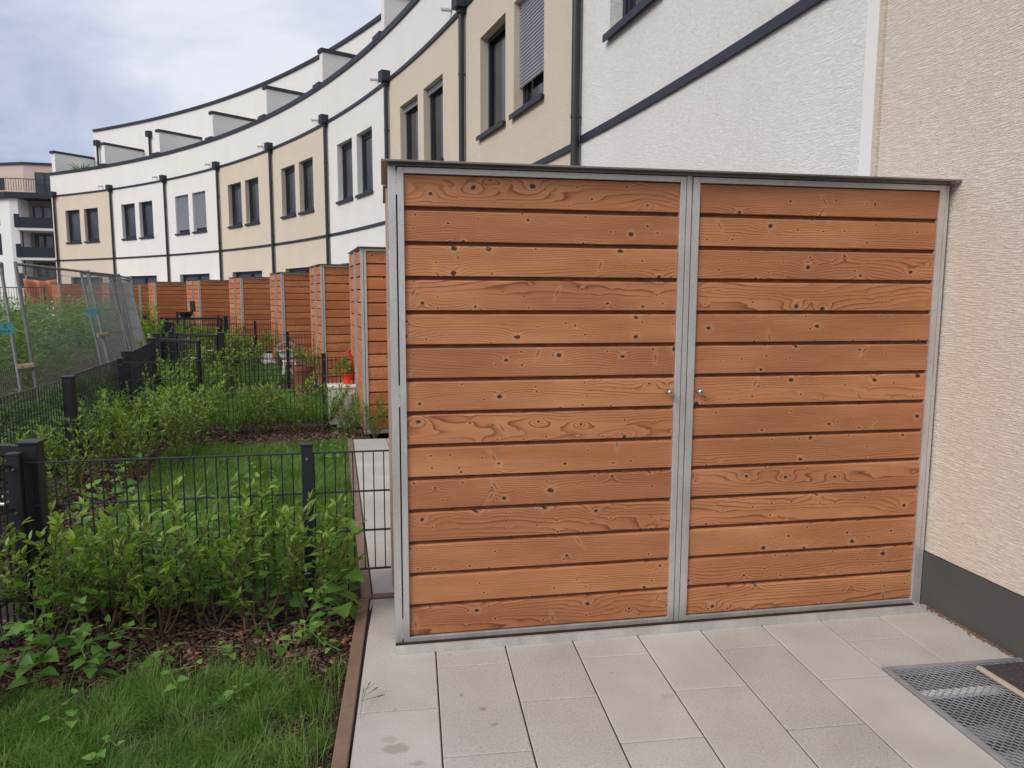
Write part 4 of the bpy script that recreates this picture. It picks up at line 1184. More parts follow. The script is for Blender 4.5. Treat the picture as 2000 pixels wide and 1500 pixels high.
# broad-leaved weeds
wA = [make_weed(.42, 24, .105, 61), make_weed(.32, 20, .088, 62), make_weed(.20, 14, .070, 63), make_weed(.11, 8, .06, 64)]
gw = 'broad leaved weeds'
wl = [(-.245, .34, 1.12, 0, 'tall broad leaved weed leaning over the edging board by the shed'), (-.33, .22, .95, 1, 'broad leaved weed left of the one leaning over the edging board'), (-.52, .44, .95, 0, 'broad leaved weed behind the fence post nearest the shed'),
      (-1.46, .10, .95, 0, 'large leaved weed at the left, in front of the corner post'), (-1.58, .0, .9, 1, 'large leaved weed at the left picture edge'), (-1.30, .18, .9, 1, 'large leaved weed among the stems right of the corner post'), (-1.66, -.10, .8, 1, 'low large leaved weed at the left edge below the corner post'), (-1.12, .14, .8, 2, 'weed between the woody stems on the bark chips'),
      (-1.38, .80, .95, 0, 'broad leaved weed just behind the corner post'), (-1.22, .98, .9, 1, 'broad leaved weed behind the left part of the nearest fence'), (-1.5, 1.2, 1., 1, 'yellowish weed behind the large square post'), (-1.02, .85, .9, 2, 'small weed behind the left half of the nearest fence'), (-1.30, 1.6, .9, 2, 'small weed on the bark behind the fence'), (-.80, .75, .85, 2, 'small weed behind the middle of the nearest fence'),
      (-.95, 1.2, 1., 2, 'pale weed standing in the lawn behind the fence'), (-.85, 2.6, 1.1, 2, 'pale weed in the middle of the second lawn'), (-1.25, 3.2, 1.1, 2, 'weed at the far left of the second lawn'), (-.55, 3.8, 1., 2, 'weed at the far right of the second lawn'), (-.5, 4.7, 1.1, 2, 'yellow green weed at the foot of the second hedge, right'), (-1.7, 4.6, 1.1, 2, 'weed at the foot of the second hedge, left'),
      (-.87, -.22, 1., 3, 'lone four leaved weed in the near lawn'), (-1.16, -.43, 1., 3, 'little seedling in the near lawn at the left'), (-.28, .05, .9, 3, 'seedling on bare soil beside the edging board'), (-.70, .06, 1., 3, 'seedling at the front edge of the bark chips'), (-.97, .05, 1.1, 3, 'seedling on the bark chips near the middle'),
      (-.47, .12, 1.1, 3, 'seedling on the bark chips right of the middle'), (-1.22, .05, 1.3, 3, 'seedling on the bark chips at the left'), (-.60, .32, 1.2, 3, 'seedling under the middle shrubs'), (-.30, .62, 1., 2, 'weed behind the fence beside the narrow paving strip'), (-.27, .45, .9, 2, 'weed under the fence beside the edging board')]
more = [(-1.55, .95, 1.25, 0, 'big leaved weed on the bark left of the second lawn, nearest'), (-1.20, .90, 1.15, 0, 'big leaved weed on the bark left of the second lawn, right one'), (-1.34, 1.12, 1.1, 0, 'big leaved weed on the bark left of the second lawn, middle one'), (-1.08, 1.02, 1.0, 1, 'weed at the near left corner of the second lawn'), (-.92, .64, 1.0, 1, 'leafy weed just behind the fence wires, near its middle'), (-1.48, 1.65, 1.1, 1, 'weed on the bark farther left of the second lawn'), (-1.62, 1.35, 1.1, 0, 'tall weed on the bark beyond the large square post'),
        (-.78, .62, .85, 1, 'leafy weed just behind the fence wires, right of its middle'), (-1.56, -.22, .9, 1, 'large leaved weed at the left edge above the near lawn'), (-1.40, -.08, .9, 1, 'large leaved weed on the bark at the lawn edge, left'), (-1.22, .0, .8, 1, 'large leaved weed on the bark at the lawn edge, second from left'), (-.62, -.30, .9, 3, 'seedling in the near lawn towards the edging board'), (-1.0, -.62, .9, 3, 'seedling in the near lawn at the bottom'), (-.36, .16, .8, 2, 'leafy weed on the bark near the edging board'),
        (-1.47, .66, 1.1, 0, 'broad leaved weed touching the large square post'), (-1.30, .66, 1.0, 0, 'leafy weed behind the fence, right of the large square post'), (-1.16, .70, 1.05, 0, 'leafy weed behind the fence, left of its middle'), (-1.02, .66, .95, 1, 'leafy weed directly behind the middle of the nearest fence'), (-1.40, 1.35, 1., 1, 'leafy weed on the bark beyond the near fence'),
        (-1.12, 1.35, 1., 1, 'weed at the left edge of the second lawn, nearest one'), (-1.30, 2.1, 1.1, 2, 'weed at the left edge of the second lawn, second one'), (-.90, 1.0, 1., 1, 'weed in the grass behind the middle of the near fence'), (-.72, 1.6, 1., 2, 'pale weed in the grass, right of the middle'), (-.45, 1.3, .9, 2, 'little weed in the grass near the edging board'), (-1.75, 1.9, 1.1, 1, 'weed beside the left hedge of the second garden'),
        (-1.05, 2.1, 1.1, 2, 'pale weed in the grass, left of the middle'), (-.62, .62, .8, 1, 'weed right behind the fence post nearest the shed'), (-1.9, 2.6, 1.2, 1, 'broad weed in front of the left hedge of the second garden'), (-1.7, 5.2, 1., 2, 'weed on the bark below the second hedge')]
wl += more
for i, (x, y, s_, t_, lb) in enumerate(wl): place(wA[t_], x, y, GZ, i * 1.1, s_, lb, 'weed', gw)

# the tall overgrown strip behind the site fence
def tall_mass():
    rg = np.random.default_rng(77)
    n = 1250; st = []
    xs_ = rg.uniform(-14, -4.75, n); ys_ = rg.uniform(1.5, 25, n)
    ok = xs_ < -5.05 - np.clip(ys_ - 7, 0, 99) * .16
    xs_, ys_ = xs_[ok], ys_[ok]
    xs2 = rg.uniform(-4.75, -2.85, 420); ys2 = rg.uniform(1.2, 12.5, 420); ok2 = (xs2 < -2.82 - .13 * np.clip(ys2 - 3, 0, 9)) & (xs2 > -4.7)
    lowh = np.concatenate([np.zeros(len(xs_)), np.ones(ok2.sum())]); xs_ = np.concatenate([xs_, xs2[ok2]]); ys_ = np.concatenate([ys_, ys2[ok2]])
    P_, D_, L_ = [], [], []
    for x, y, lo in zip(xs_, ys_, lowh):
        d = math.hypot(x, y + 3)
        hh = rg.uniform(.75, 1.12) + .03 * (d - 9) * .9
        hh *= .92 if d < 9 else 1
        if lo: hh = rg.uniform(.15, .42)
        nl = 60 if d < 14 else 36
        t = rg.random(nl) ** .75; a = rg.uniform(0, 6.28, nl)
        w_ = .20 * (1.1 - t * .6)
        P_.append(np.stack([x + rg.normal(0, .03, nl) + np.cos(a) * w_ * .4 * t, y + np.sin(a) * w_ * .4, t * hh - .08], 1))
        D_.append(np.stack([np.cos(a), np.sin(a), rg.uniform(.1, 1.1, nl)], 1)); L_.append(rg.uniform(.07, .14, nl) * (1 if d < 14 else 1.5))
    P_ = np.concatenate(P_); D_ = np.concatenate(D_); L_ = np.concatenate(L_)
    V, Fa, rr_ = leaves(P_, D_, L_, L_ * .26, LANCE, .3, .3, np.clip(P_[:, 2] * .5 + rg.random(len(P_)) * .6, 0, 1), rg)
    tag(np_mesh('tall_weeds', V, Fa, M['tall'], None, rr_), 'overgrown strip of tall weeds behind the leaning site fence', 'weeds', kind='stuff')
tall_mass()

# grass
def grass(name, pts, hmin, hmax, wd, seed, label, lean=.5):
    rg = np.random.default_rng(seed); n = len(pts)
    fld = np.sin(pts[:, 0] * 7.3 + 2. * np.sin(pts[:, 1] * 5.1)) + np.sin(pts[:, 1] * 9.1 + 1.7 * np.sin(pts[:, 0] * 6.7))
    clump = .5 + .5 * np.sin(pts[:, 0] * 13. + 2 * np.sin(pts[:, 1] * 11.)) * np.sin(pts[:, 1] * 12. + 1.5 * np.sin(pts[:, 0] * 9.))
    H = rg.uniform(hmin, hmax, n) * (.55 + .5 * rg.random(n) + .45 * clump); a = fld * 2.2 + rg.normal(0, .9, n)
    le = np.abs(rg.normal(0, lean, n)) * H
    d = np.stack([np.cos(a), np.sin(a)], 1); s_ = np.stack([-d[:, 1], d[:, 0]], 1) * (wd * rg.uniform(.6, 1.3, n))[:, None]
    z0 = pts[:, 2]
    def row(t, w_): 
        c = pts[:, :2] + d * (le * t * t)[:, None]; z = z0 + H * t * (1 - .25 * t * (le / H))
        return np.column_stack([c - s_ * w_, z]), np.column_stack([c + s_ * w_, z])
    a0, b0 = row(0, 1.); a1, b1 = row(.45, .85); a2, b2 = row(.8, .5); tip = row(1., 0)[0]
    V = np.stack([a0, b0, a1, b1, a2, b2, tip], 1).reshape(-1, 3)
    f = np.array([(0, 1, 3), (0, 3, 2), (2, 3, 5), (2, 5, 4), (4, 5, 6)])
    Fa = (f[None] + (np.arange(n) * 7)[:, None, None]).reshape(-1, 3)
    patch = .5 + .5 * np.sin(pts[:, 0] * 5.1 + 1.3 * np.sin(pts[:, 1] * 4.)) * np.sin(pts[:, 1] * 6.3 + 2)
    rn = np.clip(rg.random(n) ** 1.1 * .75 + patch * .25, 0, 1); rn[rg.random(n) < .06] = 1.
    return tag(np_mesh(name, V, Fa, M['grass'], None, np.repeat(rn, 7)), label, 'grass', kind='stuff')
def scatter(n, x0, x1, y0, y1, cond, seed, z=GZ):
    rg = np.random.default_rng(seed); x = rg.uniform(x0, x1, n); y = rg.uniform(y0, y1, n); k_ = cond(x, y, rg)
    return np.column_stack([x[k_], y[k_], np.full(k_.sum(), z - .01)])
def blot(x, y, fx, ph): return np.sin(x * fx + ph) * np.sin(y * fx * 1.2 + ph * 2) + .5 * np.sin(x * fx * 2.3 + y * fx * 1.7 + ph)
near_lawn = lambda x, y, rg: (y < -.06 + .28 * np.clip((x + .9) / .7, 0, 1) * 0 + .02 * np.sin(x * 9) + np.where(x < -1.1, -.05, 0)) & (x < -.215 + .036 * y) & \
    (rg.random(len(x)) < np.where((x > -.48) & (y > -.75), np.clip(.10 + .5 * (blot(x, y, 15, .7) > .2) * 1. - .3 * (y > -.2), 0.02, 1), np.clip(.60 + .45 * blot(x, y, 7, 1.), .10, 1)))
grass('grass', scatter(120000, -2.3, -.18, -1.7, .02, near_lawn, 5), .04, .10, .0012, 6, 'near lawn of fine uneven grass with bare patches by the edging board', 1.1)
mid_lawn = lambda x, y, rg: (y > .62 + .5 * (x < -1.05)) & (y < 4.75) & (x < strip_x(y) - .06) & (x > -1.75 - .12 * (y - 1)) & ((x > -1.25) | (y > 1.9) | (rg.random(len(x)) < .25))
grass('grass', scatter(75000, -2.3, -.1, .8, 4.8, mid_lawn, 8), .05, .10, .0018, 9, 'lawn of the second garden seen through the nearest fence', .55)
for k in (1, 2, 3):
    pp = scatter(26000, -2.6, -.25, 1.3, 4.1, lambda x, y, rg: np.ones(len(x), bool), 20 + k)
    q = np.array([G(k, a_, b_) for a_, b_ in pp[:, :2]])
    grass('grass', np.column_stack([q, pp[:, 2]]), .06, .13, .003, 30 + k, f'lawn of the garden in front of the {ordn[k + 1]} wooden shed', .5)
# loose grass tufts on the soil
rg = np.random.default_rng(91); T_ = []
for (x, y, n) in [(-.33, .12, 26), (-.40, -.12, 40), (-.30, -.42, 45), (-.55, .02, 60), (-.75, .0, 40), (-.27, -.62, 40), (-.36, -.25, 40), (-.95, -.05, 50), (-.26, -.15, 25)]:
    T_.append(np.column_stack([rg.normal(x, .025, n), rg.normal(y, .025, n), np.full(n, GZ)]))
grass('grass', np.concatenate(T_), .06, .13, .0016, 92, 'longer grass tufts on the soil between lawn and bark chips', .5)

# bark mulch
def mulch(name, n, fxy, seed, size, label):
    rg = np.random.default_rng(seed); x, y = fxy(rg, n)
    chips(name, x, y, GZ + rg.uniform(-.012, .016, len(x)), size, len(x), M['chip'], label, seed + 1, cat='bark chips')
mulch('bark_mulch', 9000, lambda rg, n: (rg.uniform(-2.1, -.19, n), np.clip(rg.normal(.25, .22, n), -.16, .62)), 101, (.012, .045), 'bark chips under the shrubs along the nearest fence')
mulch('bark_mulch', 1500, lambda rg, n: (rg.uniform(-.5, -.2, n), rg.uniform(-.9, .2, n)), 105, (.006, .022), 'crumbs of bark and soil beside the edging board')
mulch('bark_mulch', 3500, lambda rg, n: (rg.uniform(-1.75, -1.05, n), rg.uniform(.6, 1.9, n)), 103, (.012, .04), 'bark chips behind the left half of the nearest fence')
mulch('bark_mulch', 9000, lambda rg, n: (rg.uniform(-3., -.2, n), rg.uniform(4.6, 5.9, n)), 107, (.015, .05), 'bark chips under the second hedge')
mulch('bark_mulch', 6000, lambda rg, n: (rg.uniform(-2.7, -1.7, n), rg.uniform(2., 4.8, n)), 109, (.015, .05), 'bark chips under the left hedge of the second garden')
# dry twigs and bright fallen leaves
rg = np.random.default_rng(120)
n = 14; pos = np.column_stack([rg.uniform(-.9, -.22, n), rg.uniform(.0, .35, n), np.full(n, GZ + .015)])
mo = simple('fallen_leaf', (.40, .13, .05), .8, var=.3, vscale=40)
V, Fa, rr_ = leaves(pos, np.column_stack([rg.normal(0, 1, n), rg.normal(0, 1, n), np.zeros(n)]), rg.uniform(.02, .045, n), rg.uniform(.012, .02, n), BROAD, .1, .2, None, rg)
tag(np_mesh('fallen_leaves', V, Fa, mo, None, rr_), 'few rusty fallen leaves on the bark chips near the edging board', 'leaves', kind='stuff')
b = MB()
for i in range(70):
    x, y = rg.uniform(-1.7, -.25), rg.uniform(-.1, .4); a = rg.uniform(0, 3.14); l_ = rg.uniform(.05, .17)
    c = np.array([x, y, GZ + .012 + rg.uniform(0, .012)]); d = np.array([math.cos(a), math.sin(a), rg.normal(0, .08)]) * l_ / 2
    b.tube([c - d, c + np.array([rg.normal(0, .006), rg.normal(0, .006), .004]), c + d], .0012, 4)
tag(b.build('twigs', M['straw']), 'dry twigs and straw lying on the bark chips', 'twigs', kind='stuff')
# grass panicle lying over the first slab
b = MB()
b.tube([(-.135, -.56, .004), (-.13, -.50, .03), (-.115, -.44, .045), (-.085, -.39, .04)], .0008, 4)
for (p, q) in (((-.13, -.50, .03), (-.125, -.43, .05)), ((-.125, -.47, .035), (-.07, -.40, .03)), ((-.13, -.49, .03), (-.045, -.46, .03)), ((-.125, -.46, .04), (-.10, -.40, .055))):
    p = np.array(p); q = np.array(q); b.tube([p, p * .4 + q * .6, p * .2 + q * .8, q], [.0006, .0011, .0026, .0006], 5)
tag(b.build('grass_stalk', simple('green_stalk', (.10, .10, .06), .7)), 'single grass stalk with seed heads hanging over the first patio slab', 'grass stalk')

# ---------------------------------------------------------------- light shaft with expanded-metal grating, doormat
_r = rotz((PITX[0], PITY[1]), PITROT); PL_ = (1.970 - _r[0], -.549 - _r[1], 0)
h = empty('light_shaft_grating', PL_, PITROT, 'galvanised expanded metal grating over the light shaft beside the wall', 'grating')
x0, x1, y0, y1 = PITX[0], PITX[1] - .004, PITY[0], PITY[1]
b = MB(); t = .022
b.box(x0, x0 + t, y0, y1, -.03, .006); b.box(x1 - t, x1, y0, y1, -.03, .006); b.box(x0 + t, x1 - t, y1 - t, y1, -.03, .006); b.box(x0 + t, x1 - t, y0, y0 + t, -.03, .006)
b.build('grating_frame', M['galv'], h, bevel=.002)
b = MB(); LW, SW = .0335, .0135     # long way along x, short way along y
ny = int((y1 - t - (y0 + t)) / SW); nx = int((x1 - x0 - 2 * t) / (LW / 2))
for j in range(ny):
    yb = y1 - t - j * SW; pts = []
    for i in range(nx + 1):
        x = x0 + t + i * LW / 2
        up_ = ((i + j) % 2 == 0)
        dy = SW * .5 if up_ else -SW * .5
        pts.append((x - .003, yb + dy, .0015 + (.002 if up_ else 0))); pts.append((x + .003, yb + dy, .0015 + (.002 if up_ else 0)))
    for a, c in zip(pts[:-1], pts[1:]):
        a = np.array(a); c = np.array(c)
        w_ = np.array([0, .0011, .0]); hgt = np.array([0, .0007, .0032])
        b.add([a - w_, a + w_, c + w_, c - w_, a - w_ - hgt, c - w_ - hgt], [(0, 3, 2, 1), (0, 4, 5, 3)])
b.build('expanded_mesh', M['galv'], h)
h2 = empty('light_shaft', PL_, PITROT, 'grey light shaft below the grating with a pale ledge and rungs', 'light shaft')
b = MB(); zb = -.75
b.add([(x0, y0, zb), (PITX[1], y0, zb), (PITX[1], y1, zb), (x0, y1, zb)], [(0, 1, 2, 3)])
for (p, q) in (((x0, y0), (x0, y1)), ((x0, y1), (PITX[1], y1)), ((PITX[1], y1), (PITX[1], y0)), ((PITX[1], y0), (x0, y0))):
    b.add([(*p, zb), (*q, zb), (*q, -.005), (*p, -.005)], [(0, 1, 2, 3)])
b.build('shaft_wall', M['concrete'], h2)
b = MB(); b.box(x0 + .03, x0 + .62, y1 - .125, y1 - .085, -.075, -.06); b.build('ledge', M['mesh_white'], h2)
b = MB()
for i in range(5): b.box(x0 + .03, x0 + .36 - .02 * i, y1 - .30 - i * .17, y1 - .20 - i * .17, -.16, -.15)
b.build('rung', M['galv'], h2)
h = empty('doormat', (0, 0, 0), 0, 'dark ribbed doormat with a pale pink border on the grating by the wall', 'doormat')
mx0, mx1, my0, my1 = 2.335, 2.75, -1.6, -.635
b = MB(); b.box(mx0, mx0 + .024, my0, my1, .0085, .022); b.box(mx0 + .024, 2.596, my0 + .0, my0 + .024, .0085, .022)
b.build('border', M['mat_border'], h, bevel=.004)
b = MB(); x = mx0 + .026
while x < 2.59: b.box(x, min(x + .0125, 2.598), my0 + .025, my1, .0085, .021); x += .0165
b.box(mx0 + .025, 2.598, my0 + .025, my1, .0078, .012); b.build('ribbed_pile', M['mat_rib'], h)

# ---------------------------------------------------------------- things in the gardens
def pot(name, c, r0_, r1_, hh, m, label, cat='flower pot', group=None):
    o = empty(name, (c[0], c[1], c[2]), 0, label, cat, group)
    b = MB(); b.lathe([(r0_, 0), (r1_, hh * .86), (r1_ * 1.09, hh * .86), (r1_ * 1.09, hh), (r1_ * .96, hh), (r1_ * .93, hh * .9), (.001, hh * .9)], n=22); b.build('pot', m, o, smooth=False)
    return o
# pink flowering plant in a white bowl on a stand
o = pot('flower_pot', (-1.86, 11.44, .33), .10, .17, .17, M['mesh_white'], 'white bowl of pink flowers behind the third cross fence')
rg = np.random.default_rng(140); n = 900
u = nrm(rg.normal(0, 1, (n, 3))); u[:, 2] = np.abs(u[:, 2]); pos = u * np.array([.21, .21, .15]) * (rg.uniform(.75, 1, n) ** .5)[:, None] + np.array([0, 0, .17])
V, Fa, rr_ = leaves(pos, u + rg.normal(0, .5, (n, 3)), rg.uniform(.02, .035, n), rg.uniform(.015, .025, n), LANCE, .1, .2, None, rg); np_mesh('blossom', V, Fa, M['pink'], o, rr_)
n = 500; u = nrm(rg.normal(0, 1, (n, 3))); pos = u * np.array([.17, .17, .1]) + np.array([0, 0, .19])
V, Fa, rr_ = leaves(pos, u, rg.uniform(.03, .05, n), rg.uniform(.012, .02, n), LANCE, .2, .2, None, rg); np_mesh('foliage', V, Fa, M['shrub2'], o, rr_)
b = MB(); 
for sx in (-.13, .13):
    for sy in (-.13, .13): b.tube([(-1.8 + sx, 11.44 + sy, -.06), (-1.8 + sx * .8, 11.44 + sy * .8, .285)], .014, 8)
b.lathe([(.15, .28), (.15, .298)], c=(-1.8, 11.44, 0)); tag(b.build('plant_stand', M['mesh_white']), 'small white stand under the bowl of pink flowers', 'plant stand')
o = pot('flower_pot', (-1.234, 8.27, -.05), .11, .15, .53, M['terra'], 'tall terracotta pot with dry stems behind the second cross fence')
b = MB(); rg = np.random.default_rng(150)
for i in range(16):
    a = rg.uniform(0, 6.28); b.tube([(0, 0, .5), (.1 * math.cos(a), .1 * math.sin(a), .6), (.26 * math.cos(a), .26 * math.sin(a), rg.uniform(.35, .72))], [.003, .002, .001], 4)
b.build('dry_stem', M['stem'], o)
b = MB(); b.box(-.155, .155, -.155, .155, 0, .46); b.box(-.17, .17, -.17, .17, .44, .475)
o = b.build('planter_box', M['mesh_white'], bevel=.008); o.location = (-.541, 5.98, -.02); o.rotation_euler = (0, 0, A[1]); tag(o, 'white box half hidden by the shrubs behind the second cross fence', 'box')
o = pot('flower_pot', (-.46, 6.0, .457), .06, .078, .125, M['red'], 'small red pot with a bent red handle standing on the white box')
b = MB(); b.tube([(.03, .05, .11), (.05, .05, .22), (.045, .05, .33), (.01, .05, .40), (-.03, .05, .37)], [.011, .011, .014, .018, .012], 8); b.build('handle', M['red'], o)
rg = np.random.default_rng(160); n = 260; u = nrm(rg.normal(0, 1, (n, 3))); u[:, 2] = np.abs(u[:, 2]); pos = u * np.array([.13, .10, .17]) * rg.random((n, 1)) ** .4 + np.array([-.05, 0, .12])
V, Fa, rr_ = leaves(pos, u, rg.uniform(.03, .055, n), rg.uniform(.014, .024, n), LANCE, .2, .2, None, rg); np_mesh('foliage', V, Fa, M['shrub2'], o, rr_)
# black kettle grill with its lid raised, far garden
o = empty('grill', (-5.03, 17.2, -.05), .3, 'small black grill with its lid raised, beside the far gate', 'grill')
b = MB(); b.lathe([(.03, .98), (.11, 1.02), (.17, 1.12), (.18, 1.17), (.165, 1.17), (.001, 1.13)], c=(-.06, 0, 0)); b.build('bowl', M['frame'], o)
b = MB(); b.add([(.05, .02, 1.17), (.19, .02, 1.17), (.17, .16, 1.17), (.07, .16, 1.17), (.04, .06, 1.46), (.18, .06, 1.46), (.16, .18, 1.42), (.07, .18, 1.42)], [(0, 3, 2, 1), (4, 5, 6, 7), (0, 1, 5, 4), (1, 2, 6, 5), (2, 3, 7, 6), (3, 0, 4, 7)]); b.build('lid', M['frame'], o, bevel=.02)
for a in (0, 2.1, 4.2):
    b = MB(); b.tube([(.08 * math.cos(a) - .06, .08 * math.sin(a), 1.03), (.2 * math.cos(a) - .06, .2 * math.sin(a), 0)], .011, 8); b.build('leg', M['frame'], o)
# dark striped covered furniture behind the site fence
o = empty('covered_furniture', (-9.6, 24.2, -.05), .6, 'dark rounded cover over garden furniture behind the middle site fence panel', 'furniture cover')
b = MB(); 
prof = []
for t in np.linspace(0, 1, 9): prof.append((.85 * math.cos(t * 1.45), 1.05 * math.sin(t * 1.45) ** .8 + .15))
b.lathe([(.86, .0)] + prof, n=28); b.build('cover', M['anthra'], o)

# potted palm on the far roof terrace
q = PT[8] + 3.55 * np.array([-math.sin(TH[8]), math.cos(TH[8])]) + .75 * np.array([math.cos(TH[8]), math.sin(TH[8])])
o = pot('potted_palm', (q[0], q[1], 6.9), .2, .25, .45, M['terra'], 'small palm in a pot on the far roof terrace', 'potted palm')
rg = np.random.default_rng(170); n = 60; a = rg.uniform(0, 6.28, n); pos = np.column_stack([rg.normal(0, .04, n), rg.normal(0, .04, n), rg.uniform(.4, .7, n)])
V, Fa, rr_ = leaves(pos, np.column_stack([np.cos(a), np.sin(a), rg.uniform(.6, 2., n)]), rg.uniform(.45, .85, n), rg.uniform(.04, .06, n), LANCE, .35, .2, None, rg); np_mesh('frond', V, Fa, M['shrub2'], o, rr_)

# ---------------------------------------------------------------- apartment block far left
AB = np.array([-36.23, 77.99]); dR = np.array([math.cos(.05), math.sin(.05)]); aang = .10
h = empty('apartment_building', (AB[0], AB[1], 0), aang, 'white apartment block with dark balconies at the far left', 'building')
b = MB(lambda x, y, z: (x - .0 - .55 * 0, y, z))
def quadbox(bld, pts, z0, z1):
    n = len(pts); vs = [(x, y, z0) for x, y in pts] + [(x, y, z1) for x, y in pts]
    bld.add(vs, [tuple(reversed(range(n))), tuple(range(n, 2 * n))] + [(i, (i + 1) % n, n + (i + 1) % n, n + i) for i in range(n)])
b = MB(); quadbox(b, [(0, 0), (.75, .0), (.95, 2.2), (14, 2.2), (14, 16), (-11, 16), (-9, 5.5)], -.1, 11.15); b.build('wall', M['white_flat'], h)
b = MB(); quadbox(b, [(.85, 1.9), (14, 1.9), (14, 14), (-9, 14), (-7.5, 6.2)], 11.4, 14.75); b.build('penthouse_wall', M['beige_flat'], h)
b = MB(); quadbox(b, [(.75, 1.75), (14.1, 1.75), (14.1, 14.1), (-9.2, 14.1), (-7.7, 6.1)], 14.76, 14.95); b.build('roof', M['anthra'], h)
b = MB(); quadbox(b, [(-.25, -.3), (14, -.3), (14, 16), (-11.3, 16), (-9.4, 5.3)], 11.16, 11.72); b.build('terrace_slab', M['anthra'], h)
b = MB(); b.box(1.0, 14, 2.16, 2.19, 0, 11.1); b.build('recess_wall', M['brownwall'], h)
for zf in (8.3, 5.4, 2.5):
    b = MB(); b.box(.62, 8.6, -.75, 2.1, zf - .32, zf - .05); sl = b.build('balcony_slab', M['white_flat'], h)
    b = MB(); b.box(.58, 1.05, -.82, -.76, zf - .05, zf + 1.25); b.box(1.06, 8.6, -.80, -.75, zf - .05, zf + .95); b.box(.58, .63, -.75, 2.1, zf - .05, zf + 1.25)
    b.build('balcony_panel', M['frame'], sl)
    fo = MB()
    for i in range(3): frame_ring(fo, 0, .1, 0, 1, 0, 1, .1) if 0 else None
    f_ = MB(); 
    for i in range(3):
        a = 1.42 + i * .86; f_.box(a, a + .09, 2.03, 2.12, zf, zf + 2.35); f_.box(a + .77, a + .859, 2.03, 2.12, zf, zf + 2.35); f_.box(a + .09, a + .77, 2.03, 2.12, zf + 2.23, zf + 2.35)
    w_ = f_.build('window', M['frame'], h)
    g = MB(); g.box(1.45, 3.95, 2.125, 2.14, zf, zf + 2.3); g.build('pane', M['glass'], w_)
    b = MB(); b.tube([(1.0, -.05, zf - 2.9), (1.0, -.05, zf - .33)], .07, 8); b.build('downpipe', M['pipe'], h)
    for sx in (-1.2,):
        b = MB(); t_ = -sx / 9.; px_, py_ = sx, 5.5 * t_
        u = np.array([-9, 5.5]) / math.hypot(9, 5.5)
        p = u * 1.3; q = u * 1.72; nn_ = np.array([-u[1], u[0]])
        if nn_[1] > 0: nn_ = -nn_
        quadbox(b, [tuple(p + nn_ * .02), tuple(q + nn_ * .02), tuple(q - nn_ * .3), tuple(p - nn_ * .3)], zf + .2, zf + 2.3)
        b.build('slot_window', M['frame'], h)
fo = MB(); fo.box(1.85, 2.75, 1.84, 1.89, 11.86, 14.0); fo.box(2.8, 3.75, 1.84, 1.89, 11.86, 14.0); w_ = fo.build('window', M['frame'], h)
g = MB(); g.box(1.93, 2.67, 1.82, 1.835, 11.9, 13.9); g.box(2.89, 3.66, 1.82, 1.835, 11.9, 13.9); g.build('pane', M['glass'], w_)
b = MB(); x = -.1
while x < 8: b.box(x, x + .035, -.2, -.165, 11.86, 13.0); x += .22
b.box(-.2, 8.6, -.21, -.155, 12.98, 13.05)
u = np.array([-9, 5.5]) / math.hypot(9, 5.5)
b.build('railing', M['frame'], h)
b = MB(); p = np.array([-.2, -.15]); 
quadbox(b, [tuple(p), tuple(p + u * 1.0), tuple(p + u * 1.0 + (0, .06)), tuple(p + (0, .06))], 11.86, 13.05)
quadbox(b, [tuple(p + u * 2.1), tuple(p + u * 9), tuple(p + u * 9 + (0, .06)), tuple(p + u * 2.1 + (0, .06))], 11.86, 13.05)
b.build('railing_panel', M['frame'], h)

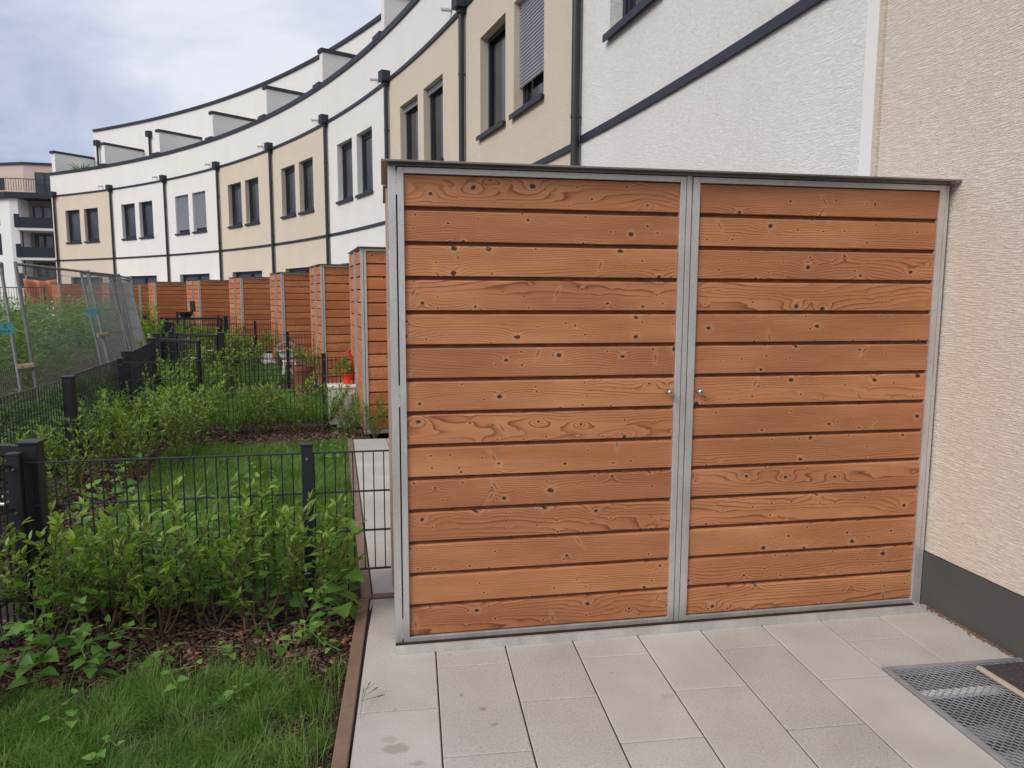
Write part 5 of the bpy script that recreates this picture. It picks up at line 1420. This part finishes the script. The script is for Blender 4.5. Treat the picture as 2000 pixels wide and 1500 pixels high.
# orange tarpaulin, white car, railings seen past the site fence
o = empty('tarpaulin', (-24.3, 52.4, 0), .1, 'orange tarpaulin hanging below the apartment block', 'tarpaulin')
V = []; F_ = []; nx_, nz_ = 26, 10
for i in range(nx_ + 1):
    u_ = i / nx_; x = u_ * 2.6
    top = 2.55 + .35 * abs(u_ - .45) ; bot = (.55 if u_ < .55 else .55 + (u_ - .55) * 2.9) + .08 * math.sin(u_ * 30)
    for j in range(nz_ + 1):
        v_ = j / nz_; V.append((x, .12 * math.sin(u_ * 22 + v_ * 3) + .6 * (1 - v_), bot + (top - bot) * v_ - .15 * math.sin(v_ * 3.1)))
for i in range(nx_):
    for j in range(nz_):
        a = i * (nz_ + 1) + j; F_.append((a, a + nz_ + 1, a + nz_ + 2, a + 1))
b = MB(); b.add(V, F_); s_ = b.build('sheet', M['orange'], o, smooth=True); so = s_.modifiers.new('solid', 'SOLIDIFY'); so.thickness = .01
b = MB(); 
for x in (0, 2.6): b.tube([(x, .6, 0), (x, .6, 2.95)], .04, 8)
b.build('pole', M['galv'], o)
o = empty('parked_car', (-21.2, 45.8, -.05), -.3, 'white car half hidden behind the tall weeds at the far left', 'car')
body = [(0, .25), (.05, .75), (1.0, .92), (1.7, 1.38), (3.1, 1.42), (3.9, .98), (4.25, .9), (4.3, .3)]
b = MB(); n = len(body); vs = [(x, 0, z) for x, z in body] + [(x, 1.75, z) for x, z in body]
b.add(vs, [tuple(range(n)), tuple(reversed(range(n, 2 * n)))] + [(i, n + i, n + (i + 1) % n, (i + 1) % n) for i in range(n)]); b.build('body', M['carpaint'], o, bevel=.06)
b = MB(); b.add([(1.2, -.01, .95), (1.75, -.01, 1.32), (3.0, -.01, 1.34), (3.6, -.01, .98)], [(0, 1, 2, 3)]); b.add([(1.15, .15, 1.02), (1.62, .2, 1.345), (1.62, 1.55, 1.345), (1.15, 1.6, 1.02)], [(0, 1, 2, 3)]); b.build('window', M['glass'], o)
for x in (.8, 3.4):
    b = MB(); b.tube([(x, -.03, .33), (x, .2, .33)], .32, 20); wh = b.build('wheel', M['tyre'], o)
    b = MB(); b.tube([(x, -.04, .33), (x, -.03, .33)], .2, 16); b.build('rim', M['galv'], wh)
o = empty('railing', (-23.3, 40.6, 0), .12, 'dark bar railing at the far left edge', 'railing')
b = MB(); x = 0
while x < 5: b.box(x, x + .02, 0, .02, .75, 1.95); x += .13
b.box(-.1, 5, -.02, .04, 1.95, 2.0); b.box(-.1, 5, -.02, .04, .72, .77); b.build('bars', M['frame'], o)
b = MB()
for x in (0, 2.5, 4.98): b.tube([(x, .01, -.05), (x, .01, 1.98)], .04, 8)
b.build('post', M['frame'], o)
b = MB(); b.box(0, 5, .1, .4, -.08, .72); b.build('base_wall', M['anthra'], o)
